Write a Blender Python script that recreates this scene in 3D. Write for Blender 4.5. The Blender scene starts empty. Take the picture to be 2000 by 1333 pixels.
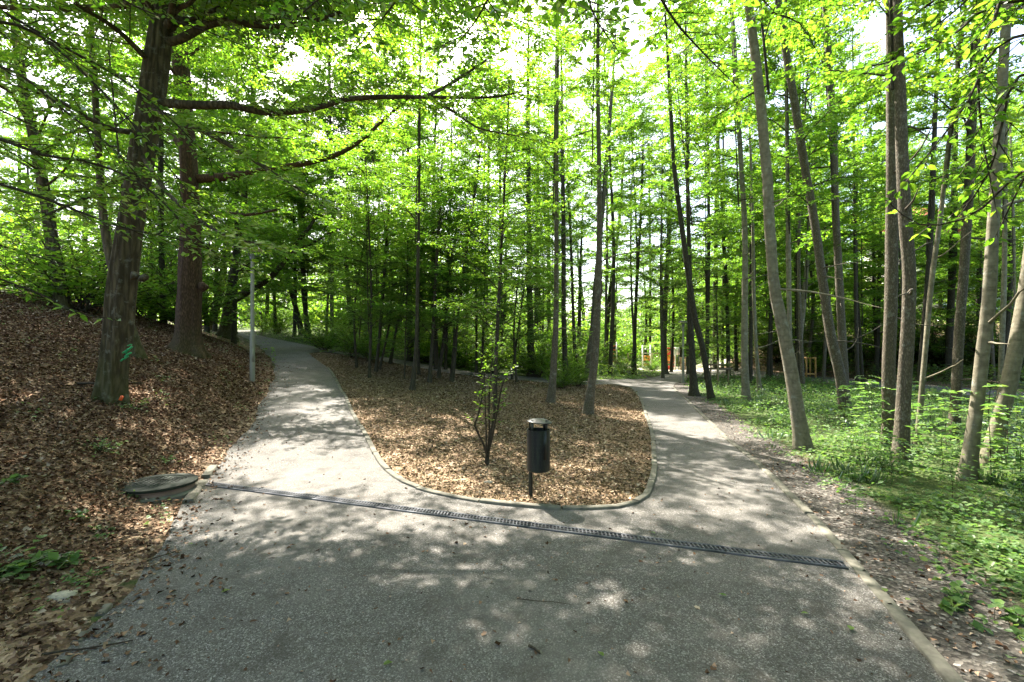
import bpy, math, random
import numpy as np
from mathutils import Vector, Matrix
from mathutils.geometry import delaunay_2d_cdt

scene = bpy.context.scene
C = bpy.context.scene.collection
rng = np.random.default_rng(11)
random.seed(11)
EYE, F, CX, HY = 1.75, 900.0, 1000.0, 690.0      # eye height, focal length in pixels, principal column, horizon row

# ------------------------------------------------------------------ terrain
XL = np.array([(-40, -2.4), (0, -2.4), (2.8, -2.65), (3.8, -3.0), (4.4, -3.2), (6.2, -4.05), (8.1, -4.7), (11, -5.85), (14.6, -7.5),
               (21, -11.0), (27, -14.8), (35, -20.2), (60, -40), (400, -300)], float)
def sstep(a, b, x):
    t = np.clip((x - a) / (b - a), 0, 1)
    return t * t * (3 - 2 * t)
def wob(x, y):
    return (np.sin(x * .9 + 1.3 * np.sin(y * .5)) * np.cos(y * .8 + .7) * .5 + np.sin(x * 2.3 + y * 1.1) * np.sin(y * 1.9 - x * .6) * .25
            + np.sin(x * .31 - y * .22) * .6)
def gz(x, y):
    x = np.asarray(x, float); y = np.asarray(y, float)
    yy = np.maximum(y, 1.0)
    u = np.clip((0.3 * yy - x) / (0.75 * yy), 0, 1)
    d = y - 6.0
    s = np.where(d > 1.5, d - .75, np.where(d > 0, d * d / 3.0, 0))
    s = np.where(s < 46, s, 46 + 12 * (1 - np.exp(-(s - 46) / 12)))
    z = 0.103 * s * u
    xl = np.interp(y, XL[:, 0], XL[:, 1])
    db = np.maximum(0, xl - x - .1)
    slope = 0.42 * np.interp(y, [0, 4, 8, 20, 30, 45], [.75, .85, 1, 1, .6, .15])
    bank = slope * 13 * (1 - np.exp(-db / 13))
    bank = bank * sstep(0, 1.6, db) + .0 * db
    z = z + bank + np.minimum(db, 1.5) * .05 * wob(x, y)
    # wooded bank behind the promenade on the right
    r = x / yy
    z = z + sstep(.42, .56, r) * 5.0 * sstep(0, 22, y - 33 + 12 * (r - .5))
    return z

def ray(px, py):
    Y = np.concatenate([np.arange(1.2, 12, .01), np.arange(12, 140, .04)])
    X = (px - CX) / F * Y
    Z = EYE - (py - HY) / F * Y
    below = Z <= gz(X, Y)
    i = int(np.argmax(below)) if below.any() else len(Y) - 1
    return np.array([X[i], Y[i], float(gz(X[i], Y[i]))])
def at(px, py, Y):
    return np.array([(px - CX) / F * Y, Y, EYE - (py - HY) / F * Y])

# ------------------------------------------------------------------ mesh helpers
def mk_mesh(name, V, polys, mats, pmat=None, attr=None, smooth=False):
    """V (n,3); polys: list of int arrays (m,k)"""
    me = bpy.data.meshes.new(name)
    V = np.asarray(V, np.float32)
    polys = [p for p in polys if len(p)]
    nl = sum(p.size for p in polys); npo = sum(len(p) for p in polys)
    me.vertices.add(len(V)); me.loops.add(nl); me.polygons.add(npo)
    me.vertices.foreach_set('co', V.ravel())
    me.loops.foreach_set('vertex_index', np.concatenate([p.ravel() for p in polys]).astype(np.int32))
    starts = []; o = 0
    for p in polys:
        k = p.shape[1]
        starts.append(o + np.arange(len(p)) * k); o += p.size
    me.polygons.foreach_set('loop_start', np.concatenate(starts).astype(np.int32))
    if pmat is not None:
        me.polygons.foreach_set('material_index', np.asarray(pmat, np.int32))
    if smooth:
        me.polygons.foreach_set('use_smooth', np.ones(npo, bool))
    for m in (mats if isinstance(mats, (list, tuple)) else [mats]):
        me.materials.append(m)
    if attr:
        for an, vals in attr.items():
            a = me.attributes.new(an, 'FLOAT', 'POINT')
            a.data.foreach_set('value', np.asarray(vals, np.float32))
    me.update()
    return me
def link(name, me, parent=None, loc=None):
    o = bpy.data.objects.new(name, me); C.objects.link(o)
    if parent is not None: o.parent = parent
    if loc is not None: o.location = loc
    return o
def tag(o, label=None, cat=None, group=None, kind=None):
    if label: o['label'] = label
    if cat: o['category'] = cat
    if group: o['group'] = group
    if kind: o['kind'] = kind
    return o
def thing(name, label, cat, loc, group=None, rotz=0):
    o = bpy.data.objects.new(name, None); C.objects.link(o)
    o.empty_display_size = .2
    o.location = loc; o.rotation_euler = (0, 0, rotz)
    return tag(o, label, cat, group)

def tube_arrays(P, R, sides, bump=None):
    """P (n,3) R (n,) -> verts, quads (+ tip closed by small radius)"""
    P = np.asarray(P, float); R = np.asarray(R, float); n = len(P)
    T = np.gradient(P, axis=0); T /= np.linalg.norm(T, axis=1)[:, None] + 1e-9
    ref = np.array([0, 1., 0]) if abs(T[:, 1]).mean() < .8 else np.array([1., 0, 0])
    A = np.cross(T, ref); A /= np.linalg.norm(A, axis=1)[:, None] + 1e-9
    B = np.cross(T, A)
    th = np.arange(sides) * 2 * np.pi / sides
    Rm = np.repeat(R[:, None], sides, 1)
    if bump is not None: Rm = Rm * bump(np.repeat(P[:, 2][:, None], sides, 1), th[None, :])
    V = P[:, None, :] + Rm[:, :, None] * (np.cos(th)[None, :, None] * A[:, None, :] + np.sin(th)[None, :, None] * B[:, None, :])
    i = np.arange(n - 1)[:, None] * sides; j = np.arange(sides)[None, :]; j2 = (j + 1) % sides
    Q = np.stack([i + j, i + j2, i + sides + j2, i + sides + j], -1).reshape(-1, 4)
    return V.reshape(-1, 3), Q

class MB:
    """collects simple solids, builds ONE mesh"""
    def __init__(s): s.v = []; s.q = {}; s.n = 0
    def add(s, V, F):
        V = np.asarray(V, float)
        F = np.asarray(F)
        s.q.setdefault(F.shape[1], []).append(F + s.n); s.v.append(V); s.n += len(V)
        return s
    def box(s, c, size, M=None, bev=0):
        x, y, z = np.array(size) / 2
        V = np.array([(-x, -y, -z), (x, -y, -z), (x, y, -z), (-x, y, -z), (-x, -y, z), (x, -y, z), (x, y, z), (-x, y, z)], float)
        if M is not None: V = V @ np.array(M).T
        V = V + np.array(c)
        return s.add(V, [(3, 2, 1, 0), (4, 5, 6, 7), (0, 1, 5, 4), (1, 2, 6, 5), (2, 3, 7, 6), (3, 0, 4, 7)])
    def bar(s, a, b, w, h=None):
        a = np.array(a, float); b = np.array(b, float); d = b - a; L = np.linalg.norm(d); t = d / L
        up = np.array([0, 0, 1.]) if abs(t[2]) < .95 else np.array([0, 1., 0])
        sd = np.cross(t, up); sd /= np.linalg.norm(sd); up = np.cross(sd, t)
        return s.box((a + b) / 2, (L, w, h or w), np.stack([t, sd, up], 1))
    def tube(s, P, R, sides=10):
        P = np.asarray(P, float); R = np.full(len(P), R, float) if np.isscalar(R) else np.asarray(R, float)
        V, Q = tube_arrays(P, R, sides)
        n0 = s.n; s.add(V, Q)
        for k in (0, len(P) - 1):
            c = len(V) * 0
            ring = np.arange(sides) + k * sides
            s.v.append(P[k][None, :]); ci = s.n; s.n += 1
            nx = np.roll(ring, -1)
            tri = np.stack([ring + n0, nx + n0, np.full(sides, ci)], 1)
            if k == 0: tri = tri[:, ::-1]
            s.q.setdefault(3, []).append(tri)
        return s
    def lathe(s, prof, sides=32, c=(0, 0, 0), M=None):
        prof = np.array(prof, float); th = np.arange(sides) * 2 * np.pi / sides
        V = np.stack([prof[:, 0][:, None] * np.cos(th), prof[:, 0][:, None] * np.sin(th), np.repeat(prof[:, 1][:, None], sides, 1)], -1).reshape(-1, 3)
        if M is not None: V = V @ np.array(M).T
        n = len(prof); i = np.arange(n - 1)[:, None] * sides; j = np.arange(sides)[None, :]; j2 = (j + 1) % sides
        Q = np.stack([i + j, i + j2, i + sides + j2, i + sides + j], -1).reshape(-1, 4)
        return s.add(V + np.array(c), Q)
    def build(s, name, mat, parent=None, loc=None, smooth=False, label=None):
        V = np.concatenate(s.v); polys = [np.concatenate(x) for x in s.q.values()]
        me = mk_mesh(name, V, polys, mat, smooth=False)
        if smooth:
            me.polygons.foreach_set('use_smooth', np.ones(len(me.polygons), bool))
            me.set_sharp_from_angle(angle=math.radians(40))
        o = link(name, me, parent, loc)
        if label: o['label'] = label
        return o

# ------------------------------------------------------------------ materials
def new_mat(name):
    m = bpy.data.materials.new(name); m.use_nodes = True
    nt = m.node_tree; nt.nodes.clear()
    out = nt.nodes.new('ShaderNodeOutputMaterial')
    return m, nt, out
def N(nt, typ, **kw):
    n = nt.nodes.new('ShaderNode' + typ)
    for k, v in kw.items():
        if k in n.inputs.keys() if isinstance(k, str) else False: n.inputs[k].default_value = v
        else: setattr(n, k, v)
    return n
def ramp(nt, stops, src=None, interp='LINEAR'):
    r = nt.nodes.new('ShaderNodeValToRGB'); r.color_ramp.interpolation = interp
    el = r.color_ramp.elements
    while len(el) < len(stops): el.new(.5)
    for e, (p, c) in zip(el, stops):
        e.position = p; e.color = (*c, 1) if len(c) == 3 else c
    if src is not None: nt.links.new(src, r.inputs[0])
    return r
def mixc(nt, fac, a, b, blend='MIX'):
    m = nt.nodes.new('ShaderNodeMix'); m.data_type = 'RGBA'; m.blend_type = blend
    for sock, v in ((m.inputs[0], fac), (m.inputs[6], a), (m.inputs[7], b)):
        if isinstance(v, bpy.types.NodeSocket): nt.links.new(v, sock)
        elif isinstance(v, (int, float)): sock.default_value = v
        else: sock.default_value = (*v, 1)
    return m.outputs[2]
def math_n(nt, op, a, b=0.0):
    m = nt.nodes.new('ShaderNodeMath'); m.operation = op
    for s, v in ((m.inputs[0], a), (m.inputs[1], b)):
        if isinstance(v, bpy.types.NodeSocket): nt.links.new(v, s)
        else: s.default_value = v
    return m.outputs[0]
def noise(nt, vec, scale, detail=4, rough=.6):
    n = nt.nodes.new('ShaderNodeTexNoise'); n.inputs['Scale'].default_value = scale
    n.inputs['Detail'].default_value = detail; n.inputs['Roughness'].default_value = rough
    if vec is not None: nt.links.new(vec, n.inputs['Vector'])
    return n
def voro(nt, vec, scale, feature='F1'):
    n = nt.nodes.new('ShaderNodeTexVoronoi'); n.feature = feature; n.inputs['Scale'].default_value = scale
    nt.links.new(vec, n.inputs['Vector'])
    return n
def bump(nt, h, strength=.5, dist=.01):
    b = nt.nodes.new('ShaderNodeBump'); b.inputs['Strength'].default_value = strength; b.inputs['Distance'].default_value = dist
    nt.links.new(h, b.inputs['Height'])
    return b.outputs[0]
def principled(nt, out, col, rough=.8, normal=None, metal=0, spec=.3):
    p = nt.nodes.new('ShaderNodeBsdfPrincipled')
    if isinstance(col, bpy.types.NodeSocket): nt.links.new(col, p.inputs['Base Color'])
    else: p.inputs['Base Color'].default_value = (*col, 1)
    if isinstance(rough, bpy.types.NodeSocket): nt.links.new(rough, p.inputs['Roughness'])
    else: p.inputs['Roughness'].default_value = rough
    p.inputs['Metallic'].default_value = metal; p.inputs['Specular IOR Level'].default_value = spec
    if normal is not None: nt.links.new(normal, p.inputs['Normal'])
    nt.links.new(p.outputs[0], out.inputs[0])
    return p
def texco(nt, which='Object'):
    return nt.nodes.new('ShaderNodeTexCoord').outputs[which]
def geo_pos(nt):
    return nt.nodes.new('ShaderNodeNewGeometry').outputs['Position']
def attr_f(nt, name):
    a = nt.nodes.new('ShaderNodeAttribute'); a.attribute_name = name
    return a.outputs['Fac']

def simple(name, col, rough=.6, metal=0, var=.25, scale=8, spec=.4):
    m, nt, out = new_mat(name)
    n = noise(nt, texco(nt), scale, 5)
    c = ramp(nt, [(.25, tuple(v * (1 - var) for v in col)), (.75, tuple(min(1, v * (1 + var)) for v in col))], n.outputs[0])
    principled(nt, out, c.outputs[0], rough, bump(nt, n.outputs[0], .15, .01), metal, spec)
    return m

def leaf_mat(name, refl, trans, gloss=.10, tw=.5):
    """refl/trans: three colours dark, mid, young (yellowish)"""
    m, nt, out = new_mat(name)
    a = attr_f(nt, 'rnd')
    oi = nt.nodes.new('ShaderNodeObjectInfo')
    v = math_n(nt, 'ADD', math_n(nt, 'MULTIPLY', a, .8), math_n(nt, 'MULTIPLY', oi.outputs['Random'], .2))
    cr = ramp(nt, [(0, refl[0]), (.5, refl[1]), (1, refl[2])], v)
    ct = ramp(nt, [(0, trans[0]), (.5, trans[1]), (1, trans[2])], v)
    d = nt.nodes.new('ShaderNodeBsdfDiffuse'); nt.links.new(cr.outputs[0], d.inputs[0])
    t = nt.nodes.new('ShaderNodeBsdfTranslucent'); nt.links.new(ct.outputs[0], t.inputs[0])
    mx = nt.nodes.new('ShaderNodeMixShader'); mx.inputs[0].default_value = tw
    nt.links.new(d.outputs[0], mx.inputs[1]); nt.links.new(t.outputs[0], mx.inputs[2])
    g = nt.nodes.new('ShaderNodeBsdfGlossy'); g.inputs['Roughness'].default_value = .38
    g.inputs[0].default_value = (1, 1, 1, 1)
    fr = nt.nodes.new('ShaderNodeLayerWeight'); fr.inputs[0].default_value = .25
    fw = math_n(nt, 'MULTIPLY', fr.outputs['Fresnel'], gloss * 3)
    m2 = nt.nodes.new('ShaderNodeMixShader'); nt.links.new(fw, m2.inputs[0])
    nt.links.new(mx.outputs[0], m2.inputs[1]); nt.links.new(g.outputs[0], m2.inputs[2])
    nt.links.new(m2.outputs[0], out.inputs[0])
    return m

def bark_mat(name, dark, light, vs=(14, 14, 2.2), moss=0.0, bstr=.9, rings=False, lichen=0.0):
    m, nt, out = new_mat(name)
    co = texco(nt)
    mp = nt.nodes.new('ShaderNodeMapping'); mp.inputs['Scale'].default_value = vs; nt.links.new(co, mp.inputs[0])
    n1 = noise(nt, mp.outputs[0], 1.6, 6, .65)
    v1 = voro(nt, mp.outputs[0], 1.5, 'DISTANCE_TO_EDGE')
    n2 = noise(nt, co, 2.2, 4)
    h = math_n(nt, 'ADD', math_n(nt, 'MULTIPLY', n1.outputs[0], .7), math_n(nt, 'MULTIPLY', v1.outputs[0], .5))
    if rings:
        mr = nt.nodes.new('ShaderNodeMapping'); mr.inputs['Scale'].default_value = (2, 2, 9); nt.links.new(co, mr.inputs[0])
        nr = noise(nt, mr.outputs[0], 1.5, 5, .7)
        h = math_n(nt, 'ADD', math_n(nt, 'MULTIPLY', h, .6), math_n(nt, 'MULTIPLY', nr.outputs[0], .5))
    c = ramp(nt, [(.36, dark), (.66, light)], h)
    col = mixc(nt, math_n(nt, 'MULTIPLY', n2.outputs[0], .5), c.outputs[0], tuple((a + b) * .35 for a, b in zip(dark, light)))
    if lichen:
        n3 = noise(nt, co, 6.5, 5, .7)
        lm = ramp(nt, [(.56, (0, 0, 0)), (.66, (1, 1, 1))], n3.outputs[0])
        col = mixc(nt, math_n(nt, 'MULTIPLY', lm.outputs[0], lichen), col, (.30, .31, .26))
    if moss:
        sx = nt.nodes.new('ShaderNodeSeparateXYZ'); nt.links.new(co, sx.inputs[0])
        mz = ramp(nt, [(0, (1, 1, 1)), (.9, (0, 0, 0))], math_n(nt, 'ADD', math_n(nt, 'MULTIPLY', sx.outputs[2], .45), math_n(nt, 'MULTIPLY', n2.outputs[0], .9)))
        col = mixc(nt, math_n(nt, 'MULTIPLY', mz.outputs[0], moss), col, (.075, .085, .022))
    principled(nt, out, col, .9, bump(nt, h, bstr, .02), spec=.15)
    return m

G_DEEP = leaf_mat('leaf_hornbeam', [(.040, .082, .016), (.056, .112, .02), (.09, .13, .022)], [(.14, .36, .016), (.22, .46, .022), (.38, .56, .03)], .07, .5)
G_BRIGHT = leaf_mat('leaf_alder', [(.045, .085, .012), (.062, .115, .016), (.10, .13, .02)], [(.13, .34, .016), (.205, .43, .022), (.38, .56, .035)], .05, .54)
G_FAR = leaf_mat('leaf_far', [(.045, .085, .016), (.06, .115, .018), (.10, .14, .02)], [(.14, .33, .022), (.22, .43, .03), (.40, .56, .045)], .05, .50)
G_DARK = leaf_mat('leaf_ivy', [(.03, .06, .014), (.042, .08, .018), (.07, .11, .02)], [(.09, .20, .016), (.15, .29, .02), (.26, .40, .03)], .10, .40)
G_HERB = leaf_mat('leaf_herb', [(.05, .10, .030), (.08, .145, .04), (.13, .185, .045)], [(.13, .32, .04), (.20, .41, .05), (.36, .52, .06)], .12, .45)
BK_GREY = bark_mat('bark_grey', (.095, .083, .055), (.27, .24, .17), (9, 9, 5), .35, .5, True, .5)
BK_ALDER = bark_mat('bark_alder', (.06, .05, .034), (.23, .195, .145), (26, 26, 11), .25, .8, False, .35)
BK_OAK = bark_mat('bark_oak', (.035, .023, .015), (.165, .10, .062), (24, 24, 4.5), .5, 1.0)
BK_HORN = bark_mat('bark_hornbeam', (.032, .026, .015), (.145, .118, .068), (9, 9, 1.6), .7, .9, False, .25)
BK_DARK = bark_mat('bark_dark', (.028, .024, .017), (.115, .10, .072), (22, 22, 4), .3, .7)
TWIG = bark_mat('bark_twig', (.03, .024, .016), (.09, .075, .05), (30, 30, 6), 0, .3)

def ground_material():
    m, nt, out = new_mat('forest_floor')
    p = geo_pos(nt)
    lit, soil, green = attr_f(nt, 'litter'), attr_f(nt, 'soil'), attr_f(nt, 'green')
    nb = noise(nt, p, .9, 5); nf = noise(nt, p, 14, 5, .7)
    # litter: leaf sized cells
    wv = nt.nodes.new('ShaderNodeVectorMath'); wv.operation = 'MULTIPLY_ADD'
    nt.links.new(nf.outputs['Color'], wv.inputs[0]); wv.inputs[1].default_value = (.06, .06, .06); nt.links.new(p, wv.inputs[2])
    vl = voro(nt, wv.outputs[0], 17)
    sep = nt.nodes.new('ShaderNodeSeparateColor'); nt.links.new(vl.outputs['Color'], sep.inputs[0])
    lc = ramp(nt, [(0, (.04, .026, .015)), (.35, (.12, .076, .044)), (.7, (.23, .155, .095)), (1, (.36, .26, .17))], sep.outputs[0])
    vs = voro(nt, p, 42)
    sep2 = nt.nodes.new('ShaderNodeSeparateColor'); nt.links.new(vs.outputs['Color'], sep2.inputs[0])
    sc = ramp(nt, [(0, (.030, .026, .021)), (.6, (.075, .066, .055)), (.93, (.14, .125, .105)), (1, (.28, .26, .23))], sep2.outputs[0])
    gc = ramp(nt, [(.3, (.022, .035, .010)), (.5, (.05, .075, .018)), (.72, (.075, .068, .035))], nf.outputs[0])
    fw = math_n(nt, 'ADD', math_n(nt, 'MULTIPLY', nb.outputs[0], 1.2), -.6)
    def soft(a, sharp=3.0):
        x = math_n(nt, 'ADD', math_n(nt, 'MULTIPLY', math_n(nt, 'ADD', math_n(nt, 'ADD', a, fw), -.5), sharp), .5)
        c = nt.nodes.new('ShaderNodeClamp'); nt.links.new(x, c.inputs[0]); return c.outputs[0]
    base = ramp(nt, [(.3, (.05, .045, .022)), (.7, (.11, .085, .05))], nf.outputs[0]).outputs[0]
    col = mixc(nt, soft(green), base, gc.outputs[0])
    col = mixc(nt, soft(soil), col, sc.outputs[0])
    col = mixc(nt, soft(lit, 5), col, lc.outputs[0])
    h = math_n(nt, 'ADD', math_n(nt, 'MULTIPLY', vl.outputs[0], .5), math_n(nt, 'MULTIPLY', vs.outputs[0], .5))
    principled(nt, out, col, .92, bump(nt, h, .8, .03), spec=.15)
    return m
def gravel_material():
    m, nt, out = new_mat('gravel')
    p = geo_pos(nt)
    v = voro(nt, p, 190); v2 = voro(nt, p, 95)
    sep = nt.nodes.new('ShaderNodeSeparateColor'); nt.links.new(v.outputs['Color'], sep.inputs[0])
    sep2 = nt.nodes.new('ShaderNodeSeparateColor'); nt.links.new(v2.outputs['Color'], sep2.inputs[0])
    c = ramp(nt, [(0, (.045, .040, .033)), (.35, (.082, .075, .064)), (.78, (.13, .121, .106)), (.95, (.22, .21, .19)), (1, (.42, .40, .37))], sep.outputs[0])
    c2 = ramp(nt, [(0, (.06, .053, .042)), (.6, (.115, .106, .092)), (1, (.27, .255, .235))], sep2.outputs[1])
    big = noise(nt, p, .55, 6, .62); mid = noise(nt, p, 3.1, 5, .65)
    mask = ramp(nt, [(.58, (0, 0, 0)), (.70, (1, 1, 1))], sep2.outputs[0])
    col = mixc(nt, mask.outputs[0], c.outputs[0], c2.outputs[0])
    # fines: silt and dust patches with an outline of their own
    dust = ramp(nt, [(.44, (0, 0, 0)), (.70, (1, 1, 1))], big.outputs[0])
    col = mixc(nt, math_n(nt, 'MULTIPLY', dust.outputs[0], .8), col, (.165, .152, .132))
    damp = ramp(nt, [(.50, (0, 0, 0)), (.68, (1, 1, 1))], mid.outputs[0])
    col = mixc(nt, math_n(nt, 'MULTIPLY', damp.outputs[0], .6), col, (.058, .051, .040))
    h = math_n(nt, 'SUBTRACT', 1.0, v.outputs[0])
    h = math_n(nt, 'ADD', h, math_n(nt, 'MULTIPLY', math_n(nt, 'SUBTRACT', 1.0, v2.outputs[0]), .8))
    h = math_n(nt, 'ADD', h, math_n(nt, 'MULTIPLY', mid.outputs[0], 2.0))
    principled(nt, out, col, .85, bump(nt, h, .7, .008), spec=.25)
    return m
def dry_mat(name, stops):
    m, nt, out = new_mat(name)
    c = ramp(nt, stops, attr_f(nt, 'rnd'))
    d = nt.nodes.new('ShaderNodeBsdfDiffuse'); nt.links.new(c.outputs[0], d.inputs[0])
    nt.links.new(d.outputs[0], out.inputs[0])
    return m
GROUND = ground_material(); GRAVEL = gravel_material()
DRY = dry_mat('dry_leaves', [(0, (.03, .018, .010)), (.25, (.095, .055, .034)), (.6, (.185, .112, .070)), (.9, (.29, .195, .13)), (1, (.42, .33, .24))])
CHIP = dry_mat('dry_chips', [(0, (.045, .035, .017)), (.25, (.12, .086, .046)), (.6, (.235, .17, .098)), (.9, (.37, .285, .185)), (1, (.52, .43, .31))])
CONC = simple('concrete', (.125, .117, .09), .9, 0, .55, 7, .2)
CONC_P = simple('concrete_pink', (.21, .15, .11), .9, 0, .3, 7, .2)
IRON = simple('cast_iron', (.016, .021, .013), .8, .0, .6, 6, .2)
GALV = simple('galvanised_steel', (.075, .078, .085), .55, .4, .5, 10)
TROUGH = simple('trough', (.02, .02, .02), .9)
LAMPM = simple('lamp_paint', (.24, .23, .18), .5, .05, .08, 4)
LAMPD = simple('lamp_dark', (.13, .135, .13), .45, .3, .12, 4)
DIFFU = simple('lamp_diffuser', (.75, .74, .72), .4, 0, .05, 4)
WOODO = simple('guard_wood', (.52, .30, .10), .7, 0, .25, 6)
WOODD = simple('old_wood', (.13, .095, .06), .85, 0, .35, 8)
STAKE = simple('stake_wood', (.23, .17, .10), .85, 0, .3, 8)
RED = simple('red_paint', (.62, .06, .035), .5, 0, .12, 6)
ORANGE = simple('orange_paint', (.75, .25, .03), .5, 0, .12, 6)
WHITE = simple('white_paint', (.74, .73, .71), .55, 0, .08, 6)
ROOF = simple('red_tiles', (.42, .10, .06), .8, 0, .3, 3)
WALL = simple('house_render', (.62, .58, .5), .9, 0, .1, 1)
GLASSM = simple('window_glass', (.05, .06, .07), .1, 0, .1, 1, .8)
STONE = simple('stone', (.33, .29, .22), .9, 0, .3, 6, .2)
PAINTG = simple('green_spray', (.02, .30, .10), .6, 0, .15, 20)
PAINTO = simple('orange_spray', (.75, .12, .02), .6, 0, .15, 20)

def bin_material():
    m, nt, out = new_mat('bin_black')
    co = texco(nt)
    n = noise(nt, co, 5, 5)
    mp = nt.nodes.new('ShaderNodeMapping'); mp.inputs['Scale'].default_value = (12, 12, 1.5); nt.links.new(co, mp.inputs[0])
    ns = noise(nt, mp.outputs[0], 2.0, 4)
    c = ramp(nt, [(.4, (.010, .010, .010)), (.62, (.02, .026, .017)), (.8, (.035, .05, .02))], ns.outputs[0])
    principled(nt, out, c.outputs[0], ramp(nt, [(.3, (.3,) * 3), (.7, (.5,) * 3)], n.outputs[0]).outputs[0], bump(nt, n.outputs[0], .08, .01), .0, .3)
    return m
BINM = bin_material()
BINHOLE = simple('bin_hole', (.05, .047, .043), .7)

# ------------------------------------------------------------------ ground sheet, paths, kerbs
def poly_rays(pts): return np.array([ray(*p)[:2] for p in pts])
island_px = [(605, 690), (640, 720), (665, 760), (690, 810), (718, 860), (745, 910), (790, 945), (850, 965), (930, 981), (1010, 990), (1090, 997), (1170, 997),
             (1230, 992), (1262, 973), (1273, 945), (1279, 900), (1273, 850), (1258, 800), (1246, 772), (1230, 758), (1200, 752),
             (1120, 752), (1028, 745), (950, 738), (860, 727), (790, 714), (720, 702), (650, 690)]
ISL = poly_rays(island_px)
left_px = [(300, 1080), (350, 1010), (395, 945), (440, 892), (478, 850), (500, 810), (520, 770), (535, 740), (535, 712), (520, 692), (497, 670), (466, 655), (452, 646)]
backtop_px = [(500, 646), (505, 655), (560, 667), (600, 675), (650, 684), (720, 694), (790, 705), (860, 717), (930, 728), (1038, 737), (1110, 742), (1180, 742), (1260, 740), (1302, 731)]
prom_top = [(1304, 720), (1400, 723), (1500, 728), (1600, 736), (1720, 746), (2000, 768), (2200, 782)]
prom_bot = [(2200, 806), (2000, 788), (1720, 764), (1600, 751), (1500, 742), (1400, 739), (1345, 742)]
right_px = [(1318, 750), (1316, 760), (1340, 782), (1400, 842), (1470, 902), (1530, 962), (1580, 1012), (1640, 1082), (1700, 1152), (1850, 1333)]
LEFT = np.vstack([[(-2.35, -6.0)], [(-2.4, 1.5)], poly_rays(left_px)])
RIGHT = np.vstack([poly_rays(right_px), [(1.95, 1.4), (1.75, .6), (1.8, -6.0)]])
OUTER = np.vstack([LEFT, poly_rays(backtop_px), poly_rays(prom_top), poly_rays(prom_bot), RIGHT])

def inside(P, poly):
    x, y = P[:, 0], P[:, 1]; r = np.zeros(len(P), bool); n = len(poly)
    for i in range(n):
        x1, y1 = poly[i]; x2, y2 = poly[(i + 1) % n]
        if y1 == y2: continue
        c = ((y1 > y) != (y2 > y)) & (x < (x2 - x1) * (y - y1) / (y2 - y1) + x1)
        r ^= c
    return r
def smooth_closed(P, step=.25, closed=True):
    """resample a polyline with Catmull-Rom"""
    P = np.asarray(P); n = len(P); out = []
    rngi = range(n) if closed else range(n - 1)
    for i in rngi:
        g = lambda k: P[k % n] if closed else P[min(max(k, 0), n - 1)]
        p0, p1, p2, p3 = g(i - 1), g(i), g(i + 1), g(i + 2)
        L = np.linalg.norm(p2 - p1); m = max(1, min(14, int(L / (step * max(1, p1[1] / 10)))))
        for k in range(m):
            t = k / m
            out.append(.5 * ((2 * p1) + (-p0 + p2) * t + (2 * p0 - 5 * p1 + 4 * p2 - p3) * t * t + (-p0 + 3 * p1 - 3 * p2 + p3) * t ** 3))
    if not closed: out.append(P[-1])
    return np.array(out)
ISLs = smooth_closed(ISL)
LEFTs = smooth_closed(LEFT, closed=False); RIGHTs = smooth_closed(RIGHT, closed=False)
# ragged left edge of the gravel
LEFTs[:, 0] += .05 * np.sin(LEFTs[:, 1] * 2.1) + .02 * np.sin(LEFTs[:, 1] * 7.7 + 1)
OUTs = np.vstack([LEFTs, smooth_closed(poly_rays(backtop_px), closed=False), poly_rays(prom_top), poly_rays(prom_bot), RIGHTs])

def build_path():
    pts = [tuple(p) for p in OUTs]; n1 = len(pts)
    edges = [(i, (i + 1) % n1) for i in range(n1)]
    pts += [tuple(p) for p in ISLs]; n2 = len(ISLs)
    edges += [(n1 + i, n1 + (i + 1) % n2) for i in range(n2)]
    ys = [-6.0]
    while ys[-1] < 62: ys.append(ys[-1] + (.3 if ys[-1] < 9 else .7))
    for y in ys:
        dx = .35 if y < 9 else .9
        for x in np.arange(-42, 48, dx): pts.append((x + (dx / 2 if int(y * 10) % 2 else 0), y))
    P = np.array(pts[n1 + n2:]); keep = inside(P, OUTs) & ~inside(P, ISLs)
    pts = pts[:n1 + n2] + [tuple(p) for p in P[keep]]
    r = delaunay_2d_cdt([Vector(p) for p in pts], edges, [], 0, 1e-4)
    V = np.array([tuple(v) for v in r[0]]); T = np.array([f for f in r[2]])
    cen = V[T].mean(1)
    T = T[inside(cen, OUTs) & ~inside(cen, ISLs)]
    z = gz(V[:, 0], V[:, 1]) + .012
    me = mk_mesh('path', np.column_stack([V, z]), [T], GRAVEL, smooth=True)
    tag(link('path', me), 'grey gravel path forking round the leafy island', kind='structure')
build_path()

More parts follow.
